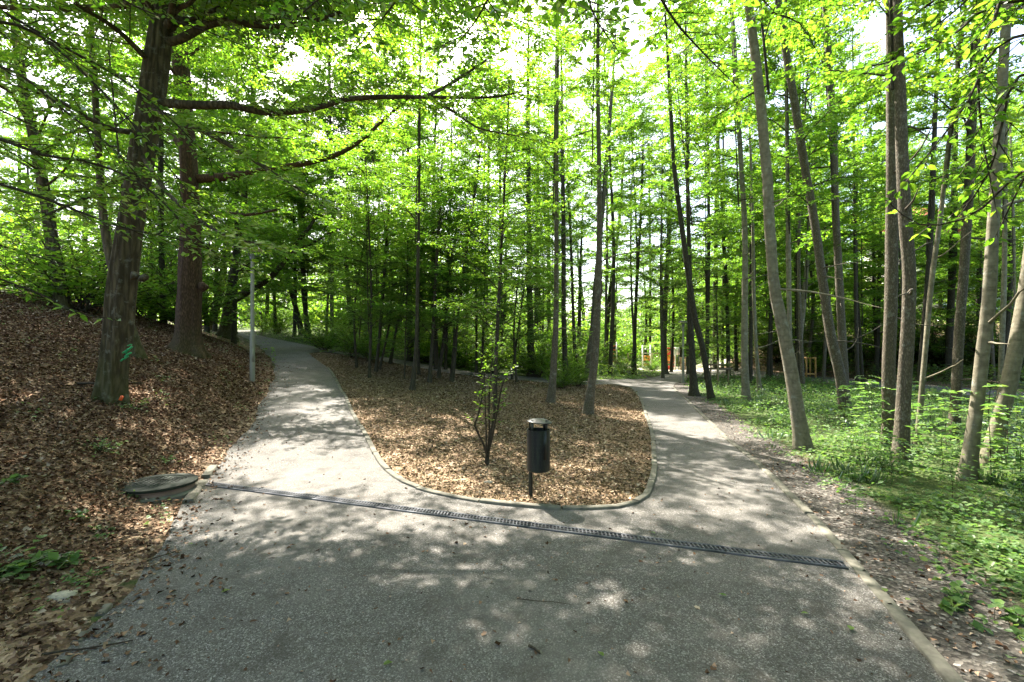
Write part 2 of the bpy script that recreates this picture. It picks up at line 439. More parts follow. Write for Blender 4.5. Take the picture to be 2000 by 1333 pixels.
def dist_poly(P, L):
    d = np.full(len(P), 1e9)
    for a, b in zip(L[:-1], L[1:]):
        ab = b - a; t = np.clip(((P - a) @ ab) / (ab @ ab + 1e-9), 0, 1)
        d = np.minimum(d, np.linalg.norm(P - (a + t[:, None] * ab), axis=1))
    return d
PROM_FAR = poly_rays(prom_top)
def zones(P):
    x, y = P[:, 0], P[:, 1]
    ins = inside(P, OUTs) & ~inside(P, ISLs)
    isl = inside(P, ISLs)
    xl = np.interp(y, XL[:, 0], XL[:, 1])
    leftside = (x < xl) & ~ins
    rx = np.interp(y, RIGHTs[::-1][:, 1], RIGHTs[::-1][:, 0])
    rr = x - rx
    right = (rr > -.05) & (y < 60) & ~ins & ~isl & (x / np.maximum(y, .5) > .2)
    litter = np.where(leftside, 1 - .75 * sstep(22, 32, y), 0) + isl * 1.0
    soil = np.where(right, 1 - sstep(.4, 1.5, rr), 0)
    green = np.where(right, sstep(.35, 1.5, rr), 0)
    far = np.interp(x, PROM_FAR[:, 0], PROM_FAR[:, 1])
    beyond = right & (y > far + .5) & (x > PROM_FAR[0, 0])
    soil = np.where(beyond, .35, soil); litter = np.where(beyond, .75, litter); green = np.where(beyond, 0, green)
    green = np.where(~right & ~leftside & ~isl & ~ins, .85, green)
    return ins, isl, litter, soil, green
def axis(lo, hi, near, core):
    out = [0.0]; s = near
    while out[-1] < hi:
        s = near if out[-1] < core else min(s * 1.06, 25); out.append(out[-1] + s)
    neg = [0.0]; s = near
    while neg[-1] > lo:
        s = near if neg[-1] > -core else min(s * 1.06, 25); neg.append(neg[-1] - s)
    return np.array(neg[:0:-1] + out)
def build_ground():
    xs = axis(-500, 500, .16, 14); ys = axis(-120, 700, .16, 22)
    ys = ys[(ys > -6.5) | (np.arange(len(ys)) % 3 == 0)]
    X, Y = np.meshgrid(xs, ys); P = np.column_stack([X.ravel(), Y.ravel()])
    near = (abs(P[:, 0]) < 60) & (P[:, 1] > -7) & (P[:, 1] < 80)
    ins = np.zeros(len(P), bool); lit = np.zeros(len(P)); soil = lit.copy(); green = lit.copy() + .9
    a, b, c, d, e = zones(P[near]); ins[near] = a; lit[near] = c; soil[near] = d; green[near] = e
    z = gz(P[:, 0], P[:, 1]) + .012 * wob(P[:, 0] * 3, P[:, 1] * 3) * (~ins) * sstep(0, 1, np.where(near, 1, 0))
    z = z - np.where(ins, .05, 0)
    nx, ny = len(xs), len(ys)
    i = np.arange(ny - 1)[:, None] * nx + np.arange(nx - 1)[None, :]
    Q = np.stack([i, i + 1, i + nx + 1, i + nx], -1).reshape(-1, 4)
    me = mk_mesh('ground', np.column_stack([P, z]), [Q], GROUND, attr={'litter': lit, 'soil': soil, 'green': green}, smooth=True)
    tag(link('ground', me), kind='structure')
build_ground()

def kerb_run(name, line, w, h, seglen=1.0, label=None, mat=CONC, sink=.1):
    """edging stones laid end to end along a line, one object of the setting"""
    line = np.asarray(line); d = np.r_[0, np.cumsum(np.linalg.norm(np.diff(line, axis=0), axis=1))]
    mb = MB(); s = 0.0; k = random.Random(5)
    while s < d[-1] - .1:
        e = min(s + seglen * k.uniform(.96, 1.04), d[-1])
        sub = 3; prev = None
        off = k.uniform(-.012, .012); dz = k.uniform(-.012, .008)
        for j in range(sub + 1):
            q = s + .009 + (e - s - .018) * j / sub
            p = np.array([np.interp(q, d, line[:, 0]), np.interp(q, d, line[:, 1])])
            q2 = min(q + .05, d[-1]); q1 = max(q - .05, 0)
            t = np.array([np.interp(q2, d, line[:, 0]) - np.interp(q1, d, line[:, 0]), np.interp(q2, d, line[:, 1]) - np.interp(q1, d, line[:, 1])])
            t /= np.linalg.norm(t) + 1e-9; nrm = np.array([-t[1], t[0]])
            zz = float(gz(p[0], p[1])) + dz
            b = .008
            prof = [(-w / 2, -sink), (-w / 2, h - b), (-w / 2 + b, h), (w / 2 - b, h), (w / 2, h - b), (w / 2, -sink)]
            ring = [(*(p + nrm * (o + off)), zz + zo) for o, zo in prof]
            if prev is not None:
                mb.add(np.array(prev + ring), [(i, i + 1, i + 7, i + 6) for i in range(5)])
            if j in (0, sub):
                f = [tuple(range(6))] if j == sub else [tuple(range(5, -1, -1))]
                mb.add(np.array(ring), f)
            prev = ring
        s = e
    return tag(mb.build(name, mat), label, kind='structure')
iA = int(np.argmin(np.linalg.norm(ISLs - ISL[1], axis=1))); iB = int(np.argmin(np.linalg.norm(ISLs - ISL[20], axis=1)))
kerb_run('kerb', ISLs[iA:iB + 1], .085, .045)
rr = RIGHTs[(RIGHTs[:, 1] < 24) & (RIGHTs[:, 1] > -3)]
kerb_run('kerb', rr + np.array([.03, 0]), .09, .035)
kerb_run('kerb', np.array([ray(1345, 742)[:2], *poly_rays(prom_bot[::-1])[1:]]), .3, .14, 2.2, mat=WOODD)
lq = np.array([ray(x, y)[:2] for x, y in ((368, 985), (398, 945))]); kerb_run('kerb', lq, .11, .05, .55)
lq = np.array([ray(x, y)[:2] for x, y in ((402, 936), (418, 915))]); kerb_run('kerb', lq, .11, .05, .6)
for qa, qb in (((196, 1205), (214, 1185)), ((150, 1262), (170, 1238)), ((122, 1308), (138, 1286))):
    kerb_run('kerb', np.array([ray(*qa)[:2], ray(*qb)[:2]]), .055, .018, .3)

# ------------------------------------------------------------------ foliage machinery
UP = np.array([0, 0, 1.0])
def unit(v): return v / (np.linalg.norm(v, axis=-1, keepdims=True) + 1e-9)
class Veg:
    def __init__(s, rng): s.rng = rng; s.wv = []; s.wq = []; s.n = 0; s.L = []
    def wood(s, P, R, sides=6):
        V, Q = tube_arrays(P, R, sides); s.wv.append(V); s.wq.append(Q + s.n); s.n += len(V)
    def twigs(s, P, D, l, r, droop):
        """many thin three-sided twigs at once"""
        m = len(P)
        if m == 0: return
        t = unit(D); a = unit(np.cross(t, UP + .01)); b = np.cross(t, a)
        th = np.arange(3) * 2 * np.pi / 3
        ring = np.cos(th)[None, :, None] * a[:, None, :] + np.sin(th)[None, :, None] * b[:, None, :]
        rows = []
        for q, rf in ((0, 1), (.5, .75), (1, .25)):
            c = P + t * (l * q)[:, None] - UP * (droop * (l * q) ** 2)[:, None]
            rows.append(c[:, None, :] + ring * (r * rf)[:, None, None])
        V = np.stack(rows, 1).reshape(-1, 3)
        base = np.arange(m)[:, None, None] * 9
        q = np.array([(k * 3 + j, k * 3 + (j + 1) % 3, k * 3 + 3 + (j + 1) % 3, k * 3 + 3 + j) for k in range(2) for j in range(3)])
        s.wv.append(V); s.wq.append((base + q[None]).reshape(-1, 4) + s.n); s.n += len(V)
    def leaves(s, P, D, Nn, L, wr=.58):
        s.L.append((P, D, Nn, L, np.full(len(L), wr)))
    def leafy(s, P, D, l, droop, gap, leaf, flat, ang=.9, start=.12):
        """leaves in two ranks along straight twigs"""
        rg = s.rng
        cnt = np.maximum(1, (l * (1 - start) / gap).astype(int))
        idx = np.repeat(np.arange(len(l)), cnt)
        if len(idx) == 0: return
        k = np.concatenate([np.arange(c) for c in cnt])
        q = (start + (1 - start) * (k + rg.uniform(0, 1, len(k))) / cnt[idx]) * l[idx]
        pos = P[idx] + D[idx] * q[:, None] - UP * (droop * q * q)[:, None]
        side = unit(np.cross(D[idx], UP)); sg = np.where(k % 2 == 0, 1, -1)
        a = ang * rg.uniform(.6, 1.3, len(k))
        d = unit(D[idx] * np.cos(a)[:, None] + side * (np.sin(a) * sg)[:, None] + rg.normal(0, .18, (len(k), 3)) - UP * .12)
        nn = UP + rg.normal(0, flat, (len(k), 3))
        nn = unit(nn - d * (nn * d).sum(1)[:, None])
        s.leaves(pos, d, nn, leaf * rg.uniform(.65, 1.2, len(k)))
    def limb(s, P, r0, r1, tw_gap, tw_len, leaf, gap, flat=.35, droop=.12, start=.2, sub=True, sides=6, lift=.1, woody=True, spread=1.0, subw=False, subgap=.17):
        P = np.asarray(P, float); rg = s.rng
        d = np.r_[0, np.cumsum(np.linalg.norm(np.diff(P, axis=0), axis=1))]; L = d[-1]
        s.wood(P, np.linspace(r0, r1, len(P)), sides)
        if tw_len <= 0: return
        m = max(2, int(L * (1 - start) / tw_gap))
        q = start * L + L * (1 - start) * (np.arange(m) + rg.uniform(.1, .9, m)) / m
        p = np.column_stack([np.interp(q, d, P[:, i]) for i in range(3)])
        p2 = np.column_stack([np.interp(np.minimum(q + .05 * L, L), d, P[:, i]) for i in range(3)])
        p1 = np.column_stack([np.interp(np.maximum(q - .05 * L, 0), d, P[:, i]) for i in range(3)])
        t = unit(p2 - p1)
        side = unit(np.cross(t, UP) + 1e-4); sg = np.where(np.arange(m) % 2 == 0, 1, -1)
        a = rg.uniform(.55, 1.15, m) * spread
        D = unit(t * np.cos(a)[:, None] + side * (np.sin(a) * sg)[:, None] + UP * rg.normal(lift, .22, m)[:, None])
        l = tw_len * (1.05 - .55 * q / L) * rg.uniform(.6, 1.25, m)
        # the tip itself carries a twig
        p = np.vstack([p, P[-1]]); D = np.vstack([D, unit(P[-1] - P[-2])]); l = np.r_[l, tw_len * .6]
        if woody: s.twigs(p, D, l, .004 + .006 * l, droop)
        s.leafy(p, D, l, droop, gap, leaf, flat)
        if sub:
            ns = np.maximum(1, (l / subgap).astype(int)); idx = np.repeat(np.arange(len(l)), ns)
            k = np.concatenate([np.arange(c) for c in ns])
            qq = l[idx] * (.2 + .75 * (k + rg.uniform(0, 1, len(k))) / ns[idx])
            sp = p[idx] + D[idx] * qq[:, None] - UP * (droop * qq * qq)[:, None]
            sd = unit(np.cross(D[idx], UP)); sgn = np.where(k % 2 == 0, 1, -1)
            aa = rg.uniform(.5, 1.1, len(k))
            SD = unit(D[idx] * np.cos(aa)[:, None] + sd * (np.sin(aa) * sgn)[:, None] + UP * rg.normal(-.02, .2, len(k))[:, None])
            sl = l[idx] * rg.uniform(.28, .55, len(k))
            if subw: s.twigs(sp, SD, sl, np.full(len(sl), .003), droop)
            s.leafy(sp, SD, sl, droop, gap, leaf, flat)
    def wood_mesh(s, name, mat):
        return mk_mesh(name, np.concatenate(s.wv), [np.concatenate(s.wq)], mat, smooth=True)
    def leaf_mesh(s, name, mat, fine=False):
        P, D, Nn, L, wr = (np.concatenate([x[i] for x in s.L]) for i in range(5))
        return leaf_mesh(name, P, D, Nn, L, wr, mat, s.rng, fine)
def leaf_mesh(name, P, D, Nn, L, wr, mat, rg, fine=False, rnd=None, fold=.16):
    n = len(P); S = np.cross(Nn, D); W = L * wr
    c = lambda a, b, h: P + D * (L * a)[:, None] + S * (W * b)[:, None] + Nn * (L * h)[:, None]
    r = rg.random(n) if rnd is None else rnd
    if fine:
        V = np.stack([c(0, 0, 0), c(.22, .40, fold * .5), c(.55, .46, fold * .6), c(1, 0, -.10), c(.55, -.46, fold * .6), c(.22, -.40, fold * .5)], 1).reshape(-1, 3)
        b = np.arange(n)[:, None] * 6
        Q = np.concatenate([b + np.array([[0, 3, 2, 1]]), b + np.array([[0, 5, 4, 3]])])
        k = 6
    else:
        V = np.stack([c(0, 0, 0), c(.45, .5, fold * .6), c(1, 0, -.06), c(.45, -.5, fold * .6)], 1).reshape(-1, 3)
        b = np.arange(n)[:, None] * 4
        Q = np.concatenate([b + np.array([[0, 2, 1]]), b + np.array([[0, 3, 2]])])
        k = 4
    return mk_mesh(name, V, [Q], mat, attr={'rnd': np.repeat(r, k)})

def curve(p0, az, el, L, bend=-.15, n=7, rg=rng, wig=.06):
    """limb that leaves at elevation el and bends by `bend` rad over its length"""
    P = [np.array(p0, float)]; st = L / (n - 1)
    a, e = az, el
    for i in range(n - 1):
        a += rg.normal(0, wig * 1.5); e += bend / (n - 1) + rg.normal(0, wig)
        P.append(P[-1] + st * np.array([math.cos(a) * math.cos(e), math.sin(a) * math.cos(e), math.sin(e)]))
    return np.array(P)

def proto_tall(seed, H=18, z0=4.0, rad=2.7, n=34, leaf=.115, gap=.038, el=(.2, .9), mat=G_BRIGHT, tw=.85, dens=.12, prof=.5, far=False, subgap=.12):
    rg = np.random.default_rng(seed); v = Veg(rg)
    for i in range(n):
        f = (i + rg.uniform(0, .8)) / n; z = z0 + (H - z0) * f ** .9
        prof_r = rad * (.55 + .9 * f * (1 - f) * 2 * prof + .25 * (1 - f)) * (1 - .65 * f ** 4)
        L = max(.6, prof_r * rg.uniform(.7, 1.2))
        P = curve((0, 0, z), i * 2.4 + rg.uniform(-.5, .5), rg.uniform(*el) * (.6 + .7 * f), L, rg.uniform(-.5, .1), 6, rg, .08)
        v.limb(P, .007 + .007 * L, .004, dens, tw * (.7 + .3 * L / rad), leaf, gap, .42, .16, .15, True, 5, woody=not far, subgap=subgap)
    v.wood(np.array([(0, 0, z0 - .1), (0, 0, (z0 + H) / 2), (0, 0, H)]), [.03, .02, .008], 6)
    return v.wood_mesh('branches', BK_DARK), v.leaf_mesh('crown', mat)
def proto_under(seed, H=8, z0=1.7, rad=2.0, n=32, leaf=.088, gap=.042, mat=G_DEEP):
    rg = np.random.default_rng(seed); v = Veg(rg)
    for i in range(n):
        f = (i + rg.uniform(0, .8)) / n; z = z0 + (H - z0) * f
        L = rad * (1.0 - .55 * f ** 1.5) * rg.uniform(.65, 1.2)
        P = curve((0, 0, z), i * 2.4 + rg.uniform(-.6, .6), rg.uniform(.25, .75), L, rg.uniform(-.7, -.3), 6, rg, .07)
        v.limb(P, .006 + .005 * L, .003, .105, .66, leaf, gap, .22, .10, .12, True, 5, subgap=.12)
    v.wood(np.array([(0, 0, z0 - .1), (0, 0, (z0 + H) / 2), (0, 0, H)]), [.02, .014, .005], 6)
    return v.wood_mesh('branches', BK_DARK), v.leaf_mesh('crown', mat)
def proto_bush(seed, H=2.2, rad=1.2, n=24, leaf=.09, gap=.045, mat=G_BRIGHT):
    rg = np.random.default_rng(seed); v = Veg(rg)
    for i in range(n):
        L = H * rg.uniform(.6, 1.1)
        P = curve((rg.normal(0, .08), rg.normal(0, .08), 0), i * 2.4, rg.uniform(.55, 1.4), L, rg.uniform(-.6, -.1), 6, rg, .08)
        v.limb(P, .011, .003, .11, .5, leaf, gap, .45, .12, .12, True, 4, subgap=.15)
    return v.wood_mesh('branches', TWIG), v.leaf_mesh('crown', mat)
TALL = [proto_tall(101, n=38), proto_tall(102, z0=5.5, n=34, rad=2.4), proto_tall(103, z0=3.2, n=40, rad=3.0)]
CANOPY = [proto_tall(121, 15, 6.3, 5.0, 56, .135, .058, (.0, .6), G_DEEP, 1.35, .30, .5, subgap=.19), proto_tall(122, 15, 6.8, 4.6, 50, .135, .058, (.0, .6), G_BRIGHT, 1.3, .30, .5, subgap=.19)]
HIGH = [proto_tall(131, z0=8.5, n=30, rad=2.8), proto_tall(132, z0=7.5, n=32, rad=2.6)]
THIN = [proto_tall(111, z0=6.0, n=24, rad=2.4), proto_tall(112, z0=7.0, n=22, rad=2.2), proto_tall(113, z0=5.0, n=26, rad=2.6)]
BROAD = [proto_tall(201, 18, 3.0, 5.2, 46, .145, .052, (.0, .8), G_DEEP, 1.4, .19, .6, subgap=.16), proto_tall(202, 17, 2.2, 4.6, 46, .145, .052, (.0, .8), G_BRIGHT, 1.3, .18, .6, subgap=.16)]
UNDER = [proto_under(301), proto_under(302, 7.5, 1.4, 2.2), proto_under(303, 9, 2.2, 1.8, 42)]
BUSH = [proto_bush(401), proto_bush(402, 1.7, 1.3, 26, mat=G_FAR), proto_bush(403, 2.6, 1.2, 26, mat=G_DEEP), proto_bush(404, 2.4, 1.5, 34, leaf=.1, mat=G_DARK)]

# ------------------------------------------------------------------ trees
def catmull(P, n):
    P = np.asarray(P, float); m = len(P)
    d = np.r_[0, np.cumsum(np.linalg.norm(np.diff(P[:, :3], axis=0), axis=1))]
    tt = np.linspace(0, d[-1], n); out = np.zeros((n, P.shape[1]))
    for j, t in enumerate(tt):
        i = min(max(int(np.searchsorted(d, t, 'right') - 1), 0), m - 2)
        u = (t - d[i]) / (d[i + 1] - d[i] + 1e-9)
        p0, p1, p2, p3 = P[max(i - 1, 0)], P[i], P[i + 1], P[min(i + 2, m - 1)]
        out[j] = .5 * (2 * p1 + (p2 - p0) * u + (2 * p0 - 5 * p1 + 4 * p2 - p3) * u * u + (-p0 + 3 * p1 - 3 * p2 + p3) * u ** 3)
    return out
def trunk_from_px(pts, H, Y=None, seed=0):
    """pts: (px, py, width px) from the foot upwards -> foot point, (n,4) local points + radius"""
    rg = np.random.default_rng(seed)
    b = ray(pts[0][0], pts[0][1]) if Y is None else at(pts[0][0], pts[0][1], Y)
    Yb = b[1]; W = []; dy = rg.normal(0, .02)
    for (px, py, w) in pts:
        p = at(px, py, Yb); h = p[2] - b[2]
        yy = Yb * (1 + 0 * dy) + dy * h
        p = at(px, py, yy); W.append((*(p - b), w * .5 * yy / F / math.hypot(1, (px - CX) / F)))
    W = np.array(W); W[0, :3] = 0
    if W[-1, 2] < H - .6:
        lean = (W[-1, :2] - W[-2, :2]) / max(.3, W[-1, 2] - W[-2, 2]); h = W[-1, 2]; r = W[-1, 3]; p = W[-1, :2].copy(); rows = []
        k = max(2, int((H - h) / 2))
        for i in range(1, k + 1):
            lean = lean * .8 + rg.normal(0, .012, 2); p = p + lean * (H - h) / k
            rows.append((p[0], p[1], h + (H - h) * i / k, max(.018, r * (1 - .85 * i / k))))
        W = np.vstack([W, rows])
    return b, W
def build_trunk(name, W, mat, parent, sides=12, flare=.35, lobes=0, twist=0, rough=.05, seed=0, rings=None):
    rg = np.random.default_rng(seed)
    n = rings or int(12 + W[-1, 2] * 2.2)
    S = catmull(W, n); S[:, 3] = np.maximum(S[:, 3], .012)
    low = S[0].copy(); low[:3] -= np.array([0, 0, .25]); S = np.vstack([low, S])
    # closer rings near the foot
    zf = S[:, 2]
    R = S[:, 3] * (1 + flare * np.exp(-np.maximum(zf, 0) / .22))
    ph = rg.uniform(0, 6.28, 6)
    def bmp(z, th):
        k = 1 + rough * (np.sin(2 * th + ph[0] + z * .9) * .5 + np.sin(3 * th + ph[1] - z * 1.7) * .5 + np.sin(5 * th + z * 3.1 + ph[2]) * .35 + np.sin(z * 5 + ph[3] + th) * .25)
        if lobes: k = k + (np.exp(-np.maximum(z, 0) / .35) * .20 + .06) * np.cos(lobes * th + ph[4] + twist * z) + .075 * np.cos((lobes * 2 + 1) * th + ph[5] + twist * 1.3 * z)
        return k
    V, Q = tube_arrays(S[:, :3], R, sides, bmp)
    return link(name, mk_mesh(name, V, [Q], mat, smooth=True), parent), S
tree_count = 0
def crown_parts(parent, proto, W, scale, rotz, shrink=1.0, off=(0, 0, 0)):
    top = W[-1, :3]; d = unit(top)
    q = Vector((0, 0, 1)).rotation_difference(Vector(d)).to_matrix() @ Matrix.Rotation(rotz, 3, 'Z')
    for nm, me in zip(('branches', 'crown'), proto):
        o = link(nm, me, parent); o.rotation_euler = q.to_euler(); o.scale = (scale * shrink, scale * shrink, scale); o.location = off
def tree(name, label, pts, H, proto, bark, group=None, sides=12, Y=None, scale=None, pH=18., shrink=1.0, flare=.42, lobes=0, rough=.07, cat='tree', twist=0, dead=0):
    global tree_count; tree_count += 1
    b, W = trunk_from_px(pts, H, Y, tree_count)
    t = thing(name, label, cat, b, group)
    build_trunk('trunk', W, bark, t, sides, flare, lobes, twist, rough, tree_count)
    if proto: crown_parts(t, proto, W, scale or H / pH, tree_count * 1.7, shrink)
    rd = np.random.default_rng(900 + tree_count)
    for i in range(dead):
        z = rd.uniform(1.2, 5.5); c = np.array([np.interp(z, W[:, 2], W[:, k]) for k in range(3)]); r = np.interp(z, W[:, 2], W[:, 3])
        az = rd.uniform(-2.6, .6) if i else rd.uniform(-.5, .5); L = rd.uniform(.25, 1.6)
        P = curve(c, az, rd.uniform(-.2, .7), L + r, rd.uniform(-.6, .3), 7, rd, .12); v = Veg(rd)
        v.wood(P, np.linspace(min(.022, r * .4), .004, 7), 6)
        link('dead_branch', v.wood_mesh('dead_branch', bark), t)
    return t, b, W
GR = 'slender trees in the wood right of the path'; GI = 'young trees on the leafy island'; GB = 'trees behind the back path'
RT = [  # label, px points, height, prototype, bark
 ('smooth grey tree leaning left at the edge of the right path', [(1568, 878, 31), (1557, 800, 29), (1543, 710, 28), (1524, 620, 25), (1511, 550, 23), (1502, 430, 22), (1499, 350, 21), (1482, 170, 19), (1462, 0, 17)], 17, THIN[1], BK_GREY),
 ('rough brown tree leaning left, left stem of a crossing pair', [(1653, 815, 25), (1638, 720, 22), (1620, 640, 20), (1590, 430, 18), (1576, 350, 17), (1553, 210, 16), (1519, 0, 13)], 17, THIN[0], BK_ALDER),
 ('straight brown tree behind the foot of the left leaning pair', [(1652, 800, 19), (1648, 720, 18), (1644, 640, 17), (1633, 430, 16), (1625, 210, 15), (1610, 0, 12)], 18, THIN[2], BK_ALDER),
 ('rough barked straight tree, left of the touching double trunks', [(1738, 872, 30), (1735, 745, 28), (1741, 560, 26), (1742, 430, 25), (1740, 240, 20), (1738, 60, 17)], 18, THIN[1], BK_ALDER),
 ('flaky barked straight tree, right of the touching double trunks', [(1759, 906, 34), (1767, 745, 31), (1776, 560, 28), (1768, 430, 27), (1760, 240, 24), (1752, 0, 20)], 18, THIN[0], BK_ALDER),
 ('thin greenish tree leaning right beside the double trunks', [(1792, 868, 13), (1802, 745, 12), (1813, 620, 12), (1822, 530, 12), (1836, 430, 11), (1856, 250, 9), (1880, 40, 7)], 13, THIN[1], BK_GREY),
 ('rough barked tree leaning gently right with ash seedlings at its foot', [(1862, 860, 25), (1867, 780, 23), (1874, 640, 22), (1889, 430, 21), (1900, 210, 18), (1911, 20, 15)], 17, THIN[2], BK_ALDER),
 ('pale smooth beech with wrinkled bark and curved foot', [(1888, 940, 36), (1897, 870, 31), (1907, 804, 29), (1918, 703, 29), (1930, 601, 29), (1936, 500, 28), (1941, 420, 26), (1955, 210, 24), (1966, 20, 22)], 17, THIN[1], BK_GREY),
 ('thick grey tree leaning out past the right frame edge', [(1934, 908, 42), (1945, 850, 38), (1957, 804, 37), (1980, 703, 37), (2000, 601, 36), (2014, 500, 34), (2036, 300, 30)], 17, THIN[0], BK_GREY),
 ('slim grey tree seen between the pale beech and the leaning one', [(1952, 790, 13), (1958, 650, 12), (1962, 500, 11), (1963, 350, 10), (1966, 150, 8)], 16, THIN[1], BK_GREY),
 ('twin stemmed dark tree behind the rough right leaning one', [(1852, 745, 17), (1856, 620, 16), (1862, 480, 17), (1864, 380, 14), (1868, 150, 11)], 18, THIN[2], BK_DARK),
 ('dark slanting tree behind the thin greenish one', [(1795, 770, 14), (1802, 680, 13), (1811, 560, 12), (1819, 440, 12), (1826, 250, 10), (1834, 60, 8)], 18, THIN[0], BK_DARK),
 ('thin dark crooked tree before the brushy bank', [(1717, 738, 7), (1710, 660, 7), (1706, 560, 6), (1705, 430, 6), (1700, 250, 5)], 15, THIN[1], BK_DARK),
 ('straight grey green tree standing alone in the ground cover', [(1458, 788, 18), (1454, 700, 15), (1455, 560, 12), (1454, 430, 11), (1446, 300, 10), (1439, 180, 9)], 18, THIN[1], BK_GREY),
 ('thin tree with kinked pale foot right of the lone grey trunk', [(1485, 770, 10), (1479, 710, 8), (1473, 600, 7), (1470, 430, 6), (1466, 300, 5)], 15, THIN[0], BK_GREY),
 ('forked dark trunk on the promenade edge behind the pale footed one', [(1506, 740, 9), (1505, 690, 8), (1506, 620, 7), (1506, 500, 6)], 14, THIN[2], BK_DARK),
 ('slim straight tree half hidden behind the smooth left leaning trunk', [(1546, 797, 12), (1542, 640, 10), (1540, 500, 10), (1538, 330, 8), (1535, 150, 6)], 17, THIN[0], BK_GREY),
 ('slim green grey tree slanting right from behind the leaning trunk', [(1558, 750, 12), (1563, 660, 11), (1570, 590, 11), (1577, 500, 9), (1590, 330, 7)], 15, THIN[1], BK_GREY),
 ('very thin pole tree between two slanting trunks', [(1556, 738, 7), (1555, 600, 6), (1553, 480, 6), (1548, 300, 5)], 16, THIN[2], BK_DARK),
 ('dark tree rising behind the staked young hornbeam', [(1397, 722, 11), (1397, 600, 10), (1399, 430, 9), (1402, 280, 8), (1404, 120, 6)], 19, THIN[0], BK_DARK),
 ('very thin dark tree right of the one behind the staked hornbeam', [(1411, 722, 6), (1412, 600, 5), (1414, 430, 5), (1412, 250, 4)], 17, THIN[1], BK_DARK),
 ('dark tree with slanting foot, crossing its neighbour by the far lamp', [(1389, 781, 13), (1379, 720, 12), (1370, 670, 12), (1357, 620, 12), (1342, 520, 11), (1330, 430, 10), (1317, 330, 9), (1308, 180, 7)], 17, THIN[1], BK_DARK),
 ('dark thick footed tree just right of the far lamp', [(1356, 774, 19), (1352, 700, 13), (1348, 620, 12), (1347, 520, 9), (1344, 430, 8), (1342, 300, 7), (1340, 150, 6)], 18, THIN[2], BK_DARK),
 ('stout footed tree on the grass bank left of the far lamp', [(1299, 731, 13), (1297, 680, 11), (1299, 600, 10), (1304, 500, 9), (1309, 400, 8), (1313, 250, 6)], 19, THIN[0], BK_ALDER),
 ('slim tree on the grass bank in front of the climbing frame', [(1239, 733, 8), (1240, 640, 7), (1245, 530, 6), (1251, 430, 5), (1256, 280, 4)], 18, THIN[1], BK_DARK),
 ('thin straight tree between the orange and red climbing frames', [(1270, 714, 5), (1270, 560, 5), (1269, 430, 4), (1267, 280, 4)], 18, THIN[2], BK_DARK),
 ('thin whitish pole of a tree at the far right edge', [(1985, 760, 7), (1982, 600, 6), (1980, 450, 6), (1975, 300, 5)], 15, THIN[0], BK_GREY),
]
for i, (lb, pts, H, pr, bk) in enumerate(RT):
    tree('slender_tree', lb, pts, H, pr, bk, GR, 18 if pts[0][2] > 20 else 9, dead=3 if pts[0][2] > 9 else 1, shrink=.85)
CT = [
 ('dark curved tree standing at the right end of the leafy island', [(1148, 809, 19), (1154, 760, 17), (1161, 710, 15), (1166, 640, 13), (1170, 500, 12), (1171, 430, 11), (1170, 315, 9), (1168, 210, 8), (1168, 80, 7)], 16, THIN[1], BK_ALDER),
 ('lichen grey tree left of the dark curved one on the island', [(1075, 787, 15), (1081, 727, 13), (1086, 605, 10), (1087, 430, 9), (1087, 315, 8), (1089, 100, 6)], 17, THIN[0], BK_ALDER),
 ('slanting tree behind the dark curved trunk', [(1146, 744, 13), (1151, 690, 11), (1157, 640, 10), (1165, 540, 10), (1178, 400, 8), (1190, 250, 7)], 19, THIN[2], BK_ALDER),
 ('brown tree by the back path behind the lichen grey one', [(1106, 745, 11), (1103, 690, 10), (1101, 600, 9), (1101, 500, 9), (1100, 400, 8), (1098, 250, 6)], 19, THIN[0], BK_DARK),
 ('black trunk clothed in leaves on the far edge of the back path', [(1038, 735, 15), (1036, 650, 13), (1034, 560, 12), (1033, 430, 10), (1031, 250, 8)], 20, UNDER[2], BK_DARK),
 ('narrow dark tree right of the leafy black trunk', [(1073, 700, 8), (1072, 600, 7), (1071, 500, 6), (1070, 350, 5)], 20, TALL[1], BK_DARK),
 ('thin leaning tree between brown trunk and slanting tree', [(1127, 737, 8), (1122, 670, 7), (1119, 600, 6), (1115, 480, 5)], 17, TALL[1], BK_DARK),
 ('forked tree bending right in front of the playground ladder', [(1183, 715, 10), (1185, 650, 9), (1191, 580, 8), (1200, 500, 7), (1210, 430, 6), (1218, 300, 5)], 20, TALL[0], BK_DARK),
 ('orange lit leaning trunk beyond the back path', [(1152, 702, 8), (1145, 660, 7), (1139, 610, 7), (1132, 540, 6)], 18, TALL[2], BK_ALDER),
]
for lb, pts, H, pr, bk in CT:
    tree('slender_tree', lb, pts, H, pr, bk, GB if pts[0][1] < 760 else None, 12, dead=4, shrink=1.0 if pr is UNDER[2] else .74, scale=1.45 if pr is UNDER[2] else None)
